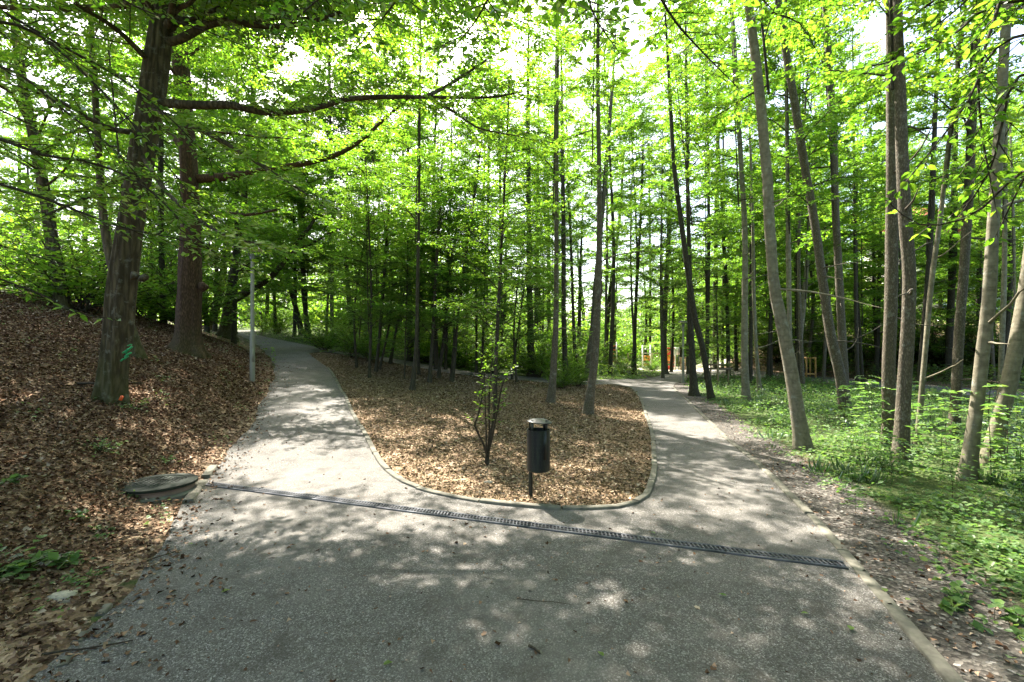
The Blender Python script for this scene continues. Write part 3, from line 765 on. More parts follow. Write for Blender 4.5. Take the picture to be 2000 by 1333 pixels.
IT = [
 ('thin dark young tree standing nearest the left path', [(734, 727, 7), (743, 640, 6), (751, 535, 5), (758, 440, 4)], 8.0, 0),
 ('taller dark young tree rising in the middle of the island', [(805, 763, 10), (813, 675, 8), (816, 535, 7), (818, 430, 6), (820, 230, 4)], 14.5, 6),
 ('young tree with kinked foot right of the tall dark one', [(839, 748, 8), (846, 640, 7), (851, 535, 6), (858, 430, 5)], 8.5, 1),
 ('young tree leaning right and forking above head height', [(856, 739, 7), (863, 690, 7), (869, 640, 6), (876, 540, 5), (895, 430, 4)], 8.0, 0),
 ('wavy stemmed young tree leaning right of the forked one', [(883, 746, 7), (889, 690, 6), (891, 657, 5), (902, 552, 5), (921, 430, 4)], 13, 3),
 ('small thin stem between the wavy tree and the sapling', [(939, 739, 5), (943, 680, 4), (945, 600, 4), (948, 500, 3)], 6.5, 1),
 ('straight young tree behind the multi stemmed sapling', [(967, 796, 8), (969, 692, 7), (975, 570, 6), (982, 430, 5), (988, 315, 4)], 9, 0),
 ('slanting thin tree by the back path left of the thick trunk', [(762, 711, 6), (773, 650, 5), (785, 598, 4), (800, 500, 4)], 8.0, 1),
 ('thick dark trunk on the far side of the back path', [(801, 705, 12), (800, 600, 11), (799, 500, 9), (798, 380, 8)], 16, 3),
 ('slim tree close behind the tall dark young one', [(818, 733, 6), (817, 640, 6), (821, 535, 5), (826, 430, 4)], 9.0, 2),
 ('hair thin stem left of the tall dark young tree', [(790, 741, 3), (792, 660, 3), (795, 580, 2)], 5.5, 1),
 ('crooked thin stem near the right rear of the island', [(1000, 742, 4), (1006, 690, 4), (1011, 650, 3), (1024, 560, 3)], 6.5, 0),
 ('thin stem at the back path right of the wavy tree', [(930, 729, 5), (931, 650, 4), (930, 560, 4), (926, 450, 3)], 8.0, 2),
 ('dark pole at the back path behind the kinked young tree', [(870, 722, 6), (873, 620, 6), (876, 500, 5), (880, 380, 4)], 13, 3),
]
for lb, pts, H, k in IT:
    if k == 3: tree('young_tree', lb, pts, H, TALL[0], BK_DARK, GI, 9)
    elif k == 6: tree('young_tree', lb, pts, H, THIN[0], BK_DARK, GI, 9)
    elif k >= 4: tree('young_tree', lb, pts, H, CANOPY[k - 4], BK_DARK, GI, 9, pH=15., shrink=.72)
    else: tree('young_tree', lb, pts, H, UNDER[k], BK_DARK, GI, 9, pH=(8, 7.5, 9)[k], scale=H / (8, 7.5, 9)[k], shrink=.98)

# ---- the big trees on the left bank, limb by limb
def px_limb(pts, Y0, Y1=None):
    """pts (px,py,w) with depth running from Y0 to Y1"""
    Y1 = Y0 if Y1 is None else Y1; n = len(pts)
    Ys = np.linspace(Y0, Y1, n)
    return np.array([at(p[0], p[1], y) for p, y in zip(pts, Ys)]), np.array([p[2] * .5 * y / F for p, y in zip(pts, Ys)])
def big_tree(name, label, pts, H, bark, limbs, seed, leafmat, crown_n, crown_rad, z0, leaf=.1, gap=.07, flare=.2, lobes=4, twist=0, sides=44, extra=None, fine=False, elr=(.0, .8)):
    b, W = trunk_from_px(pts, H, None, seed)
    t = thing(name, label, 'tree', b)
    tr, S = build_trunk('trunk', W, bark, t, sides, flare, lobes, twist, .06, seed, int(40 + H * 3))
    rg = np.random.default_rng(seed); v = Veg(rg)
    for (lp, y0, y1, twl) in limbs:
        P, R = px_limb(lp, y0 * b[1], y1 * b[1]); P = P - b
        A = catmull(np.column_stack([P, R]), max(10, len(P) * 4))
        v.limb(A[:, :3], A[0, 3], A[-1, 3], .15, twl, leaf, gap, .4, .14, .2, True, 9)
    for i in range(crown_n):
        f = (i + rg.uniform(0, .8)) / crown_n; z = z0 + (H - z0) * f
        j = min(len(S) - 1, int(np.searchsorted(S[:, 2], z))); c = S[j, :3]
        L = crown_rad * (1 - .5 * f ** 2) * rg.uniform(.6, 1.15)
        v.limb(curve(c, i * 2.4 + rg.uniform(-.5, .5), rg.uniform(*elr), L, rg.uniform(-.5, 0), 8, rg, .08), .014 + .008 * L, .006, .17, 1.25, leaf, gap, .32, .15, .15, True, 6, subgap=.14)
    if extra: extra(v, b)
    link('branches', v.wood_mesh('branches', bark), t); link('crown', v.leaf_mesh('crown', leafmat, fine), t)
    return t, b, W, S
def shade_limbs(v, b):  # extra hornbeam limbs added to cast shade on the foreground gravel
    rg = np.random.default_rng(15)
    for i in range(9):
        z = 6.3 + 5.0 * i / 8; c = np.array([.55 + .08 * z, .0, z]) if False else np.array([1.0, 0, z])
        v.limb(curve(c, -.75 + 1.7 * ((i * .618) % 1), rg.uniform(.0, .35), rg.uniform(6.0, 8.6), rg.uniform(-.35, 0), 9, rg, .06), .05, .008, .16, 1.25, .11, .034, .24, .13, .15, True, 6, subgap=.11)
T1, b1, W1, S1 = big_tree('hornbeam_tree', 'big fluted hornbeam with green spray mark on its leaning trunk',
    [(214, 784, 56), (222, 720, 59), (232, 640, 62), (240, 560, 61), (247, 500, 56), (262, 400, 51), (272, 330, 51), (284, 250, 49), (302, 150, 51), (314, 60, 45), (322, -40, 35)], 15, BK_HORN,
    [([(312, 78, 17), (345, 80, 16), (400, 52, 14), (440, 42, 13), (480, 47, 12), (540, 52, 9), (620, 40, 6), (700, 10, 5)], 1, 1.0, 1.0),
     ([(296, 200, 18), (350, 204, 15), (400, 206, 13), (450, 206, 12), (510, 218, 11), (560, 219, 10), (620, 210, 10), (680, 194, 9), (750, 190, 8), (820, 190, 7), (900, 191, 5), (960, 190, 4), (1020, 180, 3)], 1, 1.06, 1.15),
     ([(830, 190, 8), (870, 170, 6), (905, 148, 5), (950, 118, 4)], 1.03, 1.08, .9), ([(840, 192, 6), (880, 215, 5), (905, 232, 4), (940, 252, 3), (1010, 266, 2)], 1.04, 1.0, .9),
     ([(290, 215, 14), (340, 232, 10), (420, 268, 7), (520, 330, 4), (600, 380, 3)], 1, .8, 1.0),
     ([(318, 60, 12), (345, 20, 9), (372, 5, 8), (400, -30, 6)], 1, .9, 1.2),
     ([(300, 130, 12), (230, 60, 9), (150, 10, 6)], 1, .85, 1.2), ([(280, 260, 12), (210, 250, 8), (120, 200, 5), (40, 170, 4)], 1, .8, 1.1),
     ([(275, 300, 10), (330, 380, 7), (420, 450, 5), (520, 480, 3)], 1, .62, .8), ([(265, 330, 10), (180, 380, 6), (90, 420, 4)], 1, .7, .9)],
    71, G_DEEP, 60, 6.4, 6.0, .105, .036, .16, 5, .9, 56, shade_limbs)
def burl(parent, mat, p, r):
    mb = MB(); n = 9; prof = [(max(.001, r * math.sin(math.pi * i / n)), -r * math.cos(math.pi * i / n)) for i in range(n + 1)]
    mb.lathe(prof, 14, p); o = mb.build('burl', mat, parent, smooth=True)
    for v in o.data.vertices:
        v.co += Vector((math.sin(v.co.z * 31) * .02, math.sin(v.co.x * 27) * .02, math.sin(v.co.y * 23) * .02))
    return o
burl(T1, BK_HORN, at(279, 545, b1[1] - .22) - b1, .065); burl(T1, BK_HORN, at(262, 541, b1[1] - .22) - b1, .075)
def paint(parent, mat, label, strokes, Y):
    mb = MB()
    for (x0, y0, x1, y1, w) in strokes:
        a = at(x0, y0, Y) - b1; c = at(x1, y1, Y) - b1
        mb.bar(a, c, .03, w)
    mb.build('paint_mark', mat, parent, label=label)
paint(T1, PAINTG, 'green spray paint strokes', [(240, 690, 250, 683, .018), (249, 686, 258, 677, .02), (244, 697, 256, 689, .018), (241, 703, 250, 696, .016), (236, 706, 241, 701, .014), (250, 676, 257, 673, .012), (246, 692, 250, 681, .012)], b1[1] - .27)
paint(T1, PAINTO, 'small orange paint dab', [(235, 782, 239, 774, .035)], b1[1] - .30)

T2, b2, W2, S2 = big_tree('oak_tree', 'thick reddish brown oak with flared mossy foot behind the hornbeam',
    [(366, 692, 61), (368, 660, 51), (369, 600, 46), (371, 520, 44), (372, 430, 38), (368, 330, 35), (362, 230, 32), (352, 120, 33), (345, 0, 28)], 19, BK_OAK,
    [([(372, 350, 18), (450, 345, 14), (540, 330, 12), (610, 316, 11), (665, 299, 10), (710, 270, 9), (745, 238, 7), (800, 190, 4)], 1, 1.0, 1.1),
     ([(372, 405, 9), (420, 412, 7), (480, 420, 5), (540, 410, 4)], 1, .9, 1.0), ([(366, 300, 12), (300, 230, 8), (230, 180, 6)], 1, 1.1, 1.2)],
    72, G_DEEP, 20, 4.8, 6.5, .12, .045, .40, 5, .2, 30)
burl(T2, BK_OAK, at(397, 560, b2[1] - .1) - b2, .14)
big_tree('hornbeam_tree', 'dark slim hornbeam high on the leafy bank at far left',
    [(124, 606, 34), (117, 560, 31), (108, 510, 29), (98, 447, 27), (88, 385, 25), (64, 262, 22), (42, 150, 22), (28, 20, 18)], 14, BK_HORN,
    [([(90, 300, 10), (120, 270, 8), (170, 250, 6), (250, 240, 4)], 1, .9, 1.0), ([(60, 250, 10), (20, 180, 7), (-60, 150, 5)], 1, .9, 1.0)], 73, G_DEEP, 32, 3.8, 4.0, .11, .045, .12, 4, .4, 18)
tree('hornbeam_tree', 'half hidden trunk standing close behind the big fluted hornbeam', [(270, 700, 24), (262, 660, 20), (240, 590, 20), (214, 495, 20), (200, 400, 18), (190, 250, 15)], 14, THIN[2], BK_HORN, None, 12, lobes=4)
tree('oak_tree', 'slanting brown tree left of the forked one up the left path', [(410, 645, 22), (419, 610, 17), (430, 570, 15), (444, 465, 14), (452, 420, 13), (470, 300, 11)], 17, BROAD[0], BK_OAK, None, 14, lobes=4, flare=.5)
t6, b6, W6, S6 = big_tree('oak_tree', 'forked grey oak stretching one limb over the left path',
    [(440, 660, 28), (445, 620, 23), (449, 587, 21), (458, 517, 16), (464, 470, 15), (471, 430, 14), (486, 300, 12), (495, 180, 10)], 21, BK_HORN,
    [([(454, 587, 15), (475, 575, 12), (507, 556, 11), (539, 531, 9), (567, 493, 8), (590, 462, 7), (609, 437, 6), (640, 380, 4)], 1, .95, 1.3),
     ([(560, 503, 7), (610, 475, 5), (660, 448, 4), (720, 430, 3)], .97, .9, 1.2)], 74, G_BRIGHT, 34, 5.4, 6.5, .14, .05, .5, 4, .3, 16)
tree('slender_tree', 'grey trunk standing in the light behind the yellow sapling', [(650, 668, 9), (648, 600, 8), (648, 520, 8), (646, 400, 7), (645, 250, 6)], 26, BROAD[1], BK_ALDER, GB, 10)
tree('slender_tree', 'blackish leaning tree in the shade beyond the bend of the left path', [(590, 655, 12), (580, 610, 11), (566, 560, 10), (556, 510, 9), (540, 420, 8)], 18, BROAD[0], BK_DARK, GB, 10)
tree('slender_tree', 'black straight tree right of the leaning one beyond the bend', [(604, 656, 9), (594, 590, 8), (590, 530, 8), (586, 420, 7)], 19, BROAD[1], BK_DARK, GB, 10)

# ---- trees whose trunks stand outside the frame and whose boughs hang into it
def bough_tree(name, label, foot, H, boughs, seed, mat, leaf, gap, bark, flat=.5, top=True):
    x, y = foot; b = np.array([x, y, float(gz(x, y))]); rg = np.random.default_rng(seed)
    t = thing(name, label, 'tree', b)
    W = np.array([(0, 0, 0, .24), (.05, .02, H * .3, .2), (-.05, .08, H * .6, .15), (.1, 0, H, .03)])
    _, S = build_trunk('trunk', W, bark, t, 16, .35, 4, .3, .06, seed)
    v = Veg(rg)
    for (pts, ys, twl, tg) in boughs:
        P = np.array([at(p[0], p[1], yy) for p, yy in zip(pts, ys)]) - b
        z = min(H * .75, P[0, 2] + .4); j = int(np.searchsorted(S[:, 2], z)); 
        P = np.vstack([S[j, :3], (S[j, :3] + P[0]) / 2 + np.array([0, 0, .25]), P])
        A = catmull(P, len(P) * 5)
        v.limb(A, .035, .005, tg, twl, leaf, gap, flat, .16, .35, True, 6, 0.0, subw=True)
    if top:
        for i in range(18):
            f = (i + .5) / 18; z = H * .55 + H * .45 * f; j = min(len(S) - 1, int(np.searchsorted(S[:, 2], z)))
            v.limb(curve(S[j, :3], i * 2.4, rg.uniform(.1, .7), 3.6 * (1 - .5 * f), -.3, 7, rg), .04, .008, .4, 1.2, leaf * 1.2, gap * 1.3, .5, .15, .2, True, 5)
    link('branches', v.wood_mesh('branches', TWIG), t); link('crown', v.leaf_mesh('crown', mat, True), t)
    return t
bough_tree('beech_tree', 'beech whose bright leafy twigs hang in at the upper right corner', (7.6, 3.2), 11, [
    ([(2120, -60), (1975, -20), (1942, 40), (1912, 150), (1918, 260), (1934, 350)], [3.6, 3.8, 3.8, 3.8, 3.8, 3.8], .52, .07),
    ([(2100, -20), (1940, 10), (1860, 70), (1780, 110), (1700, 130)], [3.6, 3.9, 4.0, 4.1, 4.2], .50, .08),
    ([(2100, 40), (1950, 90), (1890, 200), (1830, 280), (1790, 330)], [3.5, 3.7, 3.8, 3.9, 4.0], .48, .08),
    ([(2120, 120), (1990, 150), (1960, 230), (1935, 330), (1890, 400)], [3.5, 3.6, 3.7, 3.8, 4.0], .45, .09),
    ([(2120, 260), (2030, 300), (1985, 380), (1960, 430)], [3.5, 3.6, 3.7, 3.8], .26, .18),
    ([(2080, -80), (1900, -70), (1760, -20), (1650, 20)], [3.6, 4.2, 4.6, 5.0], .55, .09),
    ([(2120, 380), (2010, 330), (1900, 420), (1800, 440), (1740, 400)], [3.4, 3.7, 4.0, 4.2, 4.3], .36, .11)], 81, G_BRIGHT, .082, .06, BK_GREY, .75)
bough_tree('beech_tree', 'beech behind the viewer whose dark twigs hang in along the top', (2.6, -2.6), 12, [
    ([(1050, -260), (980, -60), (930, 40), (880, 100)], [1.8, 3.4, 4.3, 4.9], .6, .08),
    ([(1150, -260), (1140, -60), (1160, 30), (1200, 90)], [1.8, 3.4, 4.2, 4.8], .6, .08),
    ([(1250, -260), (1270, -60), (1310, 30), (1370, 100), (1430, 160)], [1.8, 3.4, 4.2, 4.9, 5.6], .6, .08),
    ([(950, -300), (820, -70), (760, 20), (700, 90)], [1.8, 3.4, 4.3, 5.0], .6, .08),
    ([(850, -300), (700, -80), (620, 0), (560, 50)], [1.8, 3.3, 4.2, 4.9], .6, .08),
    ([(1350, -280), (1420, -80), (1500, 10)], [1.8, 3.4, 4.4], .5, .09)], 82, G_DEEP, .088, .062, BK_GREY, .7)
bough_tree('hornbeam_tree', 'hornbeam beyond the left frame edge whose dark sprays cross the bank', (-9.2, 4.2), 12, [
    ([(-160, -60), (0, 20), (120, 90), (230, 150), (330, 230), (430, 330)], [4.6, 5.0, 5.3, 5.6, 5.9, 6.2], .8, .10),
    ([(-160, 80), (0, 130), (60, 160), (130, 220), (230, 300), (330, 420)], [4.4, 4.8, 4.9, 5.1, 5.4, 5.8], .8, .10),
    ([(-140, 240), (0, 272), (90, 305), (180, 318), (290, 370), (400, 480), (480, 520)], [4.2, 4.5, 4.7, 4.9, 5.2, 5.6, 6.0], .7, .11),
    ([(-140, 330), (0, 360), (120, 400), (240, 445), (360, 470), (450, 505)], [4.4, 4.6, 4.9, 5.2, 5.6, 5.9], .6, .12),
    ([(-120, 20), (60, 60), (200, 180), (300, 290), (380, 390), (440, 440)], [4.8, 5.1, 5.4, 5.7, 6.0, 6.2], .7, .11),
    ([(-140, 480), (0, 545), (80, 575), (150, 610), (200, 620)], [4.0, 4.3, 4.5, 4.7, 4.9], .34, .17),
    ([(-140, 420), (0, 480), (70, 500), (130, 520)], [4.0, 4.3, 4.5, 4.7], .34, .17),
    ([(-100, -120), (120, -60), (280, 20), (400, 60), (500, 100)], [4.8, 5.2, 5.5, 5.8, 6.0], .55, .16)], 83, G_DEEP, .085, .066, BK_HORN, .45)
# ---- copies further off: the wood that closes the view
def copy_tree(proto_parts, name, label, group, x, y, H, rot, bark, r=.14, pH=18., shrink=1.0, cat='tree'):
    global tree_count; tree_count += 1
    b = np.array([x, y, float(gz(x, y))]); t = thing(name, label, cat, b, group)
    W = np.array([(0, 0, 0, r), (rng.normal(0, .25), rng.normal(0, .2), H * .4, r * .75), (rng.normal(0, .4), rng.normal(0, .3), H, .02)])
    build_trunk('trunk', W, bark, t, 8, .3, 0, 0, .05, tree_count)
    crown_parts(t, proto_parts, W, H / pH, rot, shrink)
    return t
far_rg = np.random.default_rng(5)
FL = [ # label, px column, depth, kind
 ('tall leafy tree behind the bank top at the far left', 30, 38, 1), ('leafy tree on the bank crest right of the far left hornbeam', 170, 36, 1), ('light green tree between big hornbeam and oak', 300, 38, 1),
 ('leafy tree left of the lamp beyond the crest of the path', 420, 40, 1), ('tree over the sunny end of the left path', 520, 46, 1), ('leafy tree beyond the bend of the left path', 600, 36, 0),
 ('yellow green tree behind the yellow sapling', 690, 34, 1), ('leafy tree closing the gap left of the island trees', 760, 45, 0), ('tree far behind the tallest island tree', 830, 46, 1),
 ('tree far behind the wavy young tree', 910, 47, 1), ('tree far behind the island sapling', 985, 46, 1), ('leafy tree beyond the black leaf clothed trunk', 1055, 47, 1),
 ('tree far beyond the dark curved island tree', 1130, 44, 1), ('tree left of the playground', 1200, 60, 0), ('tree behind the playground ladder', 1260, 66, 1),
 ('tree behind the red climbing frame', 1330, 62, 1), ('broad tree on the rise behind the far lamp', 1420, 50, 0), ('broad tree on the rise behind the lone grey trunk', 1500, 46, 1),
 ('yellow leaved tree above the orange tree guard', 1590, 44, 1), ('tree on the bank behind the crossing pair', 1680, 42, 1), ('tree on the bank behind the double trunks', 1760, 40, 0),
 ('tree on the bank left of the pale beech', 1850, 39, 1), ('tree on the bank behind the pale beech', 1940, 38, 1), ('tree on the bank at the far right edge', 2040, 36, 0)]
for lb, px, Y, k in FL:
    copy_tree(BROAD[k], 'leafy_tree', lb, 'leafy trees closing the view', (px - CX) / F * Y, Y, far_rg.uniform(15, 21), far_rg.uniform(0, 6), BK_DARK, .2, 18.)
# trees overhead in the gaps between the named trunks: they carry the high canopy
OV = [('high crowned tree behind the left path lamp', -15.5, 20.5, 0, 17), ('tall leafy tree between lamp and island', -3.6, 22, 0, 17), ('tall leafy tree behind the back path, island middle', -.6, 27, 0, 18),
      ('leafy tree behind the bank at the left edge', -25, 29, 1, 15), ('young leafy tree at the rear left of the island', -5.6, 19.5, 2, 9), ('young leafy tree behind the yellow sapling', -9.4, 27, 1, 8),
      ('tree among shrubs beyond the far side of the back path', 2.6, 29, 1, 18), ('leafy tree between oak and forked oak', -14.5, 24, 1, 17)]
for lb, x, y, k, H in OV:
    if H < 10: copy_tree(UNDER[k], 'young_tree', lb, GI, x, y, H, x, BK_DARK, .05, 8.)
    else: copy_tree(TALL[k] if 0 < x + 4 and y > 20 else BROAD[k], 'leafy_tree', lb, 'leafy trees closing the view', x, y, H, x, BK_DARK, .12)
R2 = [('bright leafy tree behind the promenade left of the tree guard', 15.5, 33, 1, 16), ('bright leafy tree behind the promenade right of the tree guard', 20.5, 33, 1, 17), ('bright leafy tree behind the double trunks', 24.5, 31, 1, 16),
      ('bright leafy tree right of the double trunks, beyond the promenade', 28, 33, 1, 17), ('bright leafy tree beyond the promenade behind the pale beech', 31.5, 31, 1, 15), ('bright leafy tree beyond the promenade at the right edge', 36, 33, 0, 16),
      ('leafy tree beyond the far lamp, left of the staked hornbeam', 14.5, 42, 1, 17), ('leafy tree on the far side of the promenade behind the lone grey trunk', 18.5, 38, 0, 16),
      ('leafy tree on the left bank behind the far left hornbeam', -24, 34, 1, 14), ('leafy tree on the left bank in the gap beside the big hornbeam', -29, 37, 1, 15), ('leafy tree on the bank crest between hornbeam and oak', -20.5, 40, 1, 14), ('leafy tree at the extreme left of the bank', -37, 35, 1, 15),
      ('leafy tree above the crest of the left path', -24, 40, 0, 16), ('leafy tree right of the crest of the left path', -17, 36, 1, 16)]
for lb, x, y, k, H in R2: copy_tree(BROAD[k], 'leafy_tree', lb, 'leafy trees closing the view', x, y, H, x * 1.3, BK_DARK, .15)
for lb, x, y, k, H in [('unseen tree added for shade close behind the viewer to the left', -5.5, -4.5, 0, 17), ('unseen tree added for shade behind the viewer to the right', 6.5, -5.5, 1, 17), ('unseen tree added for shade far behind the viewer on the path edge', .5, -10.5, 0, 18), ('unseen tree added for shade left of the viewer up the bank', -11, -.5, 0, 16), ('unseen tree added for shade right of the viewer beyond the dirt strip', 10.5, -.5, 1, 16)]:
    copy_tree(CANOPY[k], 'leafy_tree', lb, 'unseen trees added around the viewer for shade', x, y, H, x, BK_ALDER, .2, 15.)  # out of view, added to cut the open sky light on the foreground
r4 = np.random.default_rng(44)
for i, (x, y, th) in enumerate([(-1.6, 28, 1), (1.6, 31, 1), (6.6, 31, 1), (9.4, 36, 0), (-12, 38, 0), (11.6, 27.5, 0), (-20.5, 31, 0), (15, 24, 0)]):
    copy_tree((THIN if th else TALL)[i % 3], 'tall_tree', 'one of the tall leafy trees filling the sky above the back path', 'tall trees above the back path', x, y, r4.uniform(22, 25), i * 1.9, BK_DARK, r4.uniform(.10, .16), 18., .95 if th else 1.15)
for i, (x, y, k) in enumerate([(-5.2, 16.8, 0), (-2.4, 18.0, 0), (-6.6, 19.6, 1), (.2, 19.6, 0)]):
    copy_tree(UNDER[k], 'young_tree', 'one of the leafy young trees crowding the rear of the island', 'leafy young trees at the rear of the island', x, y, r4.uniform(6.5, 8.5), i * 2.1, BK_DARK, r4.uniform(.035, .06), (8, 7.5, 9)[k], 1.2)
for i, (x, y) in enumerate([(-11.5, 39), (-8.6, 35.5), (-3.2, 48), (3.6, 46), (8.0, 39.5), (11, 41), (14.5, 38), (-14.5, 36)]):
    copy_tree(HIGH[i % 2], 'tall_tree', 'one of the tallest trees, crown high above the wood behind the back path', 'tall trees above the back path', x, y, r4.uniform(27, 30), i * 1.3, BK_ALDER, r4.uniform(.10, .15), 18., 1.0)
r3 = np.random.default_rng(33); k3 = 0
for row, (y0, x0, x1, n) in enumerate(((21, 11.5, 24, 3), (25, 12, 30, 5), (29, 9, 32, 5), (36, 3, 11, 3), (40, 16, 30, 5), (47, 2, 34, 7))):
    for i in range(n):
        x = x0 + (x1 - x0) * (i + r3.uniform(.1, .9)) / n; y = y0 + r3.uniform(-1.5, 1.5)
        if zones(np.array([[x, y]]))[0][0]: y += 3.5
        if y > 33 and .13 < x / y < .40: continue
        copy_tree(TALL[k3 % 3], 'slender_tree', 'one of many slim trees in the thick stand far behind the right hand trunks', 'slim trees of the thick stand on the right', x, y, r3.uniform(15, 20), k3 * 1.1, BK_DARK if k3 % 2 else BK_ALDER, r3.uniform(.07, .13)); k3 += 1
def far_wood():
    """a far-off wood that reads as one mass: leaf clumps and stems in one object"""
    rg = np.random.default_rng(77); v = Veg(rg); Ps = []
    for k in range(170):
        az = rg.uniform(-1.05, 1.05); r = rg.uniform(52, 110)
        x, y = math.tan(az) * r * .8, r
        if abs(x) > 140 or (.1 < x / y < .38 and r < 78): continue
        z = float(gz(x, y)); H = rg.uniform(11, 20)
        v.wood(np.array([(x, y, z - .3), (x + rg.normal(0, .3), y, z + H * .5), (x + rg.normal(0, .5), y, z + H)]), [.2, .15, .04], 5)
        n = 1500
        f = rg.random(n) ** .8; rad = (2.0 + 2.6 * np.sin(np.pi * f) ** .7)
        clump = rg.normal(0, 1, (40, 3)); ci = rg.integers(0, 40, n)
        d = unit(clump)[ci] * (rg.random(40) ** .4)[ci][:, None] + rg.normal(0, .16, (n, 3))
        Ps.append(np.column_stack([x + d[:, 0] * 3.8, y + d[:, 1] * 3.8, z + H * .55 + d[:, 2] * H * .46]))
    for k in range(260):
        az = rg.uniform(-1.05, 1.05); r = rg.uniform(50, 75); x, y = math.tan(az) * r * .8, r
        if .19 < x / y < .42 and r < 62: continue
        z = float(gz(x, y)); n = 420; d = unit(rg.normal(0, 1, (n, 3))) * (rg.random(n) ** .4)[:, None]; hh = rg.uniform(1.5, 4.0)
        Ps.append(np.column_stack([x + d[:, 0] * 2.6, y + d[:, 1] * 2.2, z + hh * .75 + d[:, 2] * hh]))
    P = np.concatenate(Ps); n = len(P)
    D = unit(rg.normal(0, 1, (n, 3)) * np.array([1, 1, .5])); Nn = UP + rg.normal(0, .6, (n, 3)); Nn = unit(Nn - D * (Nn * D).sum(1)[:, None])
    v.leaves(P, D, Nn, rg.uniform(.28, .5, n), .75)
    lm = v.leaf_mesh('far_woodland', G_FAR)
    w = link('far_woodland', lm); tag(w, 'distant green wood closing every gap between the trunks', kind='stuff')
    tag(link('far_woodland_stems', v.wood_mesh('far_woodland_stems', BK_DARK)), 'distant grey stems of the far wood', kind='stuff')
far_wood()

# ------------------------------------------------------------------ shrubs and low plants
def shrub(label, px, py, k, s, group='shrubs along the back of the wood', name='shrub', Y=None, cat='shrub'):
    b = ray(px, py) if Y is None else np.array([(px - CX) / F * Y, Y, float(gz((px - CX) / F * Y, Y))])
    t = thing(name, label, cat, b, group, rotz=px * .37)
    for nm, me in zip(('branches', 'crown'), BUSH[k]):
        o = link(nm, me, t); o.scale = (s * far_rg.uniform(.9, 1.15), s * far_rg.uniform(.9, 1.15), s * far_rg.uniform(.85, 1.1))
    return t
SH = [('yellow leaved sapling on the island corner by the back path', 634, 686, 0, 1.0), ('dark bush on the island left of the thin dark tree', 690, 700, 2, 1.0), ('low bush in front of the slanting thin tree', 720, 708, 2, .85),
      ('sunny bush on the bend of the left path', 545, 652, 1, 1.3), ('bluish bush in the shade beyond the bend', 580, 640, 1, 1.8), ('bush at the crest right of the lamp', 515, 648, 0, 1.5),
      ('small bush across the back path behind the dark bush', 660, 672, 0, 1.2), ('bright bush across the back path near the slanting tree', 740, 690, 0, 1.3), ('bright bush across the back path behind the tall young tree', 835, 708, 0, 1.3),
      ('bright bush across the back path behind the wavy tree', 905, 718, 1, 1.3), ('bright bush across the back path behind the straight young tree', 965, 728, 0, 1.2), ('leafy bush against the black leaf clothed trunk', 1050, 738, 2, 1.2),
      ('green bush between brown trunk and slanting tree', 1120, 738, 1, 1.0), ('low bush on the island rim under the slanting tree', 1130, 756, 0, .55), ('low bush on the island rim by the lichen grey tree', 1098, 760, 0, .6),
      ('dark green bush under the slim tree on the grass bank', 1215, 730, 2, .8), ('dark green bush beside the stout footed tree', 1275, 728, 2, .75),
      ('dark bush on the right bank behind the lone grey trunk', 1440, 712, 2, 2.0), ('dark bush on the right bank by the forked dark trunk', 1520, 708, 3, 2.3), ('dark bush on the right bank behind the tree guard', 1610, 712, 3, 2.3),
      ('dark bush on the right bank behind the crossing pair', 1690, 715, 0, 2.2), ('dark bush on the right bank behind the double trunks', 1780, 722, 2, 2.2), ('dark bush on the right bank behind the dark slanting tree', 1840, 726, 3, 2.2),
      ('dark bush on the right bank behind the pale beech', 1920, 735, 0, 2.2), ('dark bush on the right bank at the far right edge', 1995, 745, 3, 2.2), ('yellow green bush high on the right bank', 1660, 640, 0, 2.0),
      ('dark bush at the back of the playground', 1225, 690, 3, 2.0), ('dark bush behind the far lamp', 1370, 708, 2, 1.8),
      ('light bush on the left bank behind the big hornbeam', 170, 590, 0, 1.7), ('light bush on the left bank between hornbeam and oak', 300, 620, 0, 1.7), ('light bush on the left bank right of the oak', 420, 635, 0, 1.5),
      ('light bush on the bank at the left edge', 30, 540, 1, 1.7), ('yellow bush on the bank beyond the gap left of the oak', 310, 600, 0, 2.2), ('light bush on the bank behind the far left hornbeam', 205, 575, 0, 2.0)]
for lb, px, py, k, s in SH: shrub(lb, px, py, k, s)
r5 = np.random.default_rng(55)
for i in range(22):
    y = r5.uniform(25, 36); x = r5.uniform(-.36, .19) * y
    if zones(np.array([[x, y]]))[0][0] or zones(np.array([[x, y]]))[1][0]: continue
    shrub('one of the light green bushes filling the wood floor beyond the back path', CX + F * x / y, 0, (0, 1)[i % 2], r5.uniform(1.0, 1.8), 'light green bushes beyond the back path', Y=y)
for i, (x, y, k) in enumerate([(-15.5, 16.5, 0), (-18.5, 18.5, 1), (-21, 17, 0), (-17, 21.5, 2), (-23.5, 20.5, 0), (-26, 23, 1), (-20, 24, 0), (-14.2, 20.2, 1)]):
    shrub('one of the light green bushes along the crest of the left bank', CX + F * x / y, 0, k, 2.1, 'light green bushes on the bank crest', Y=y)

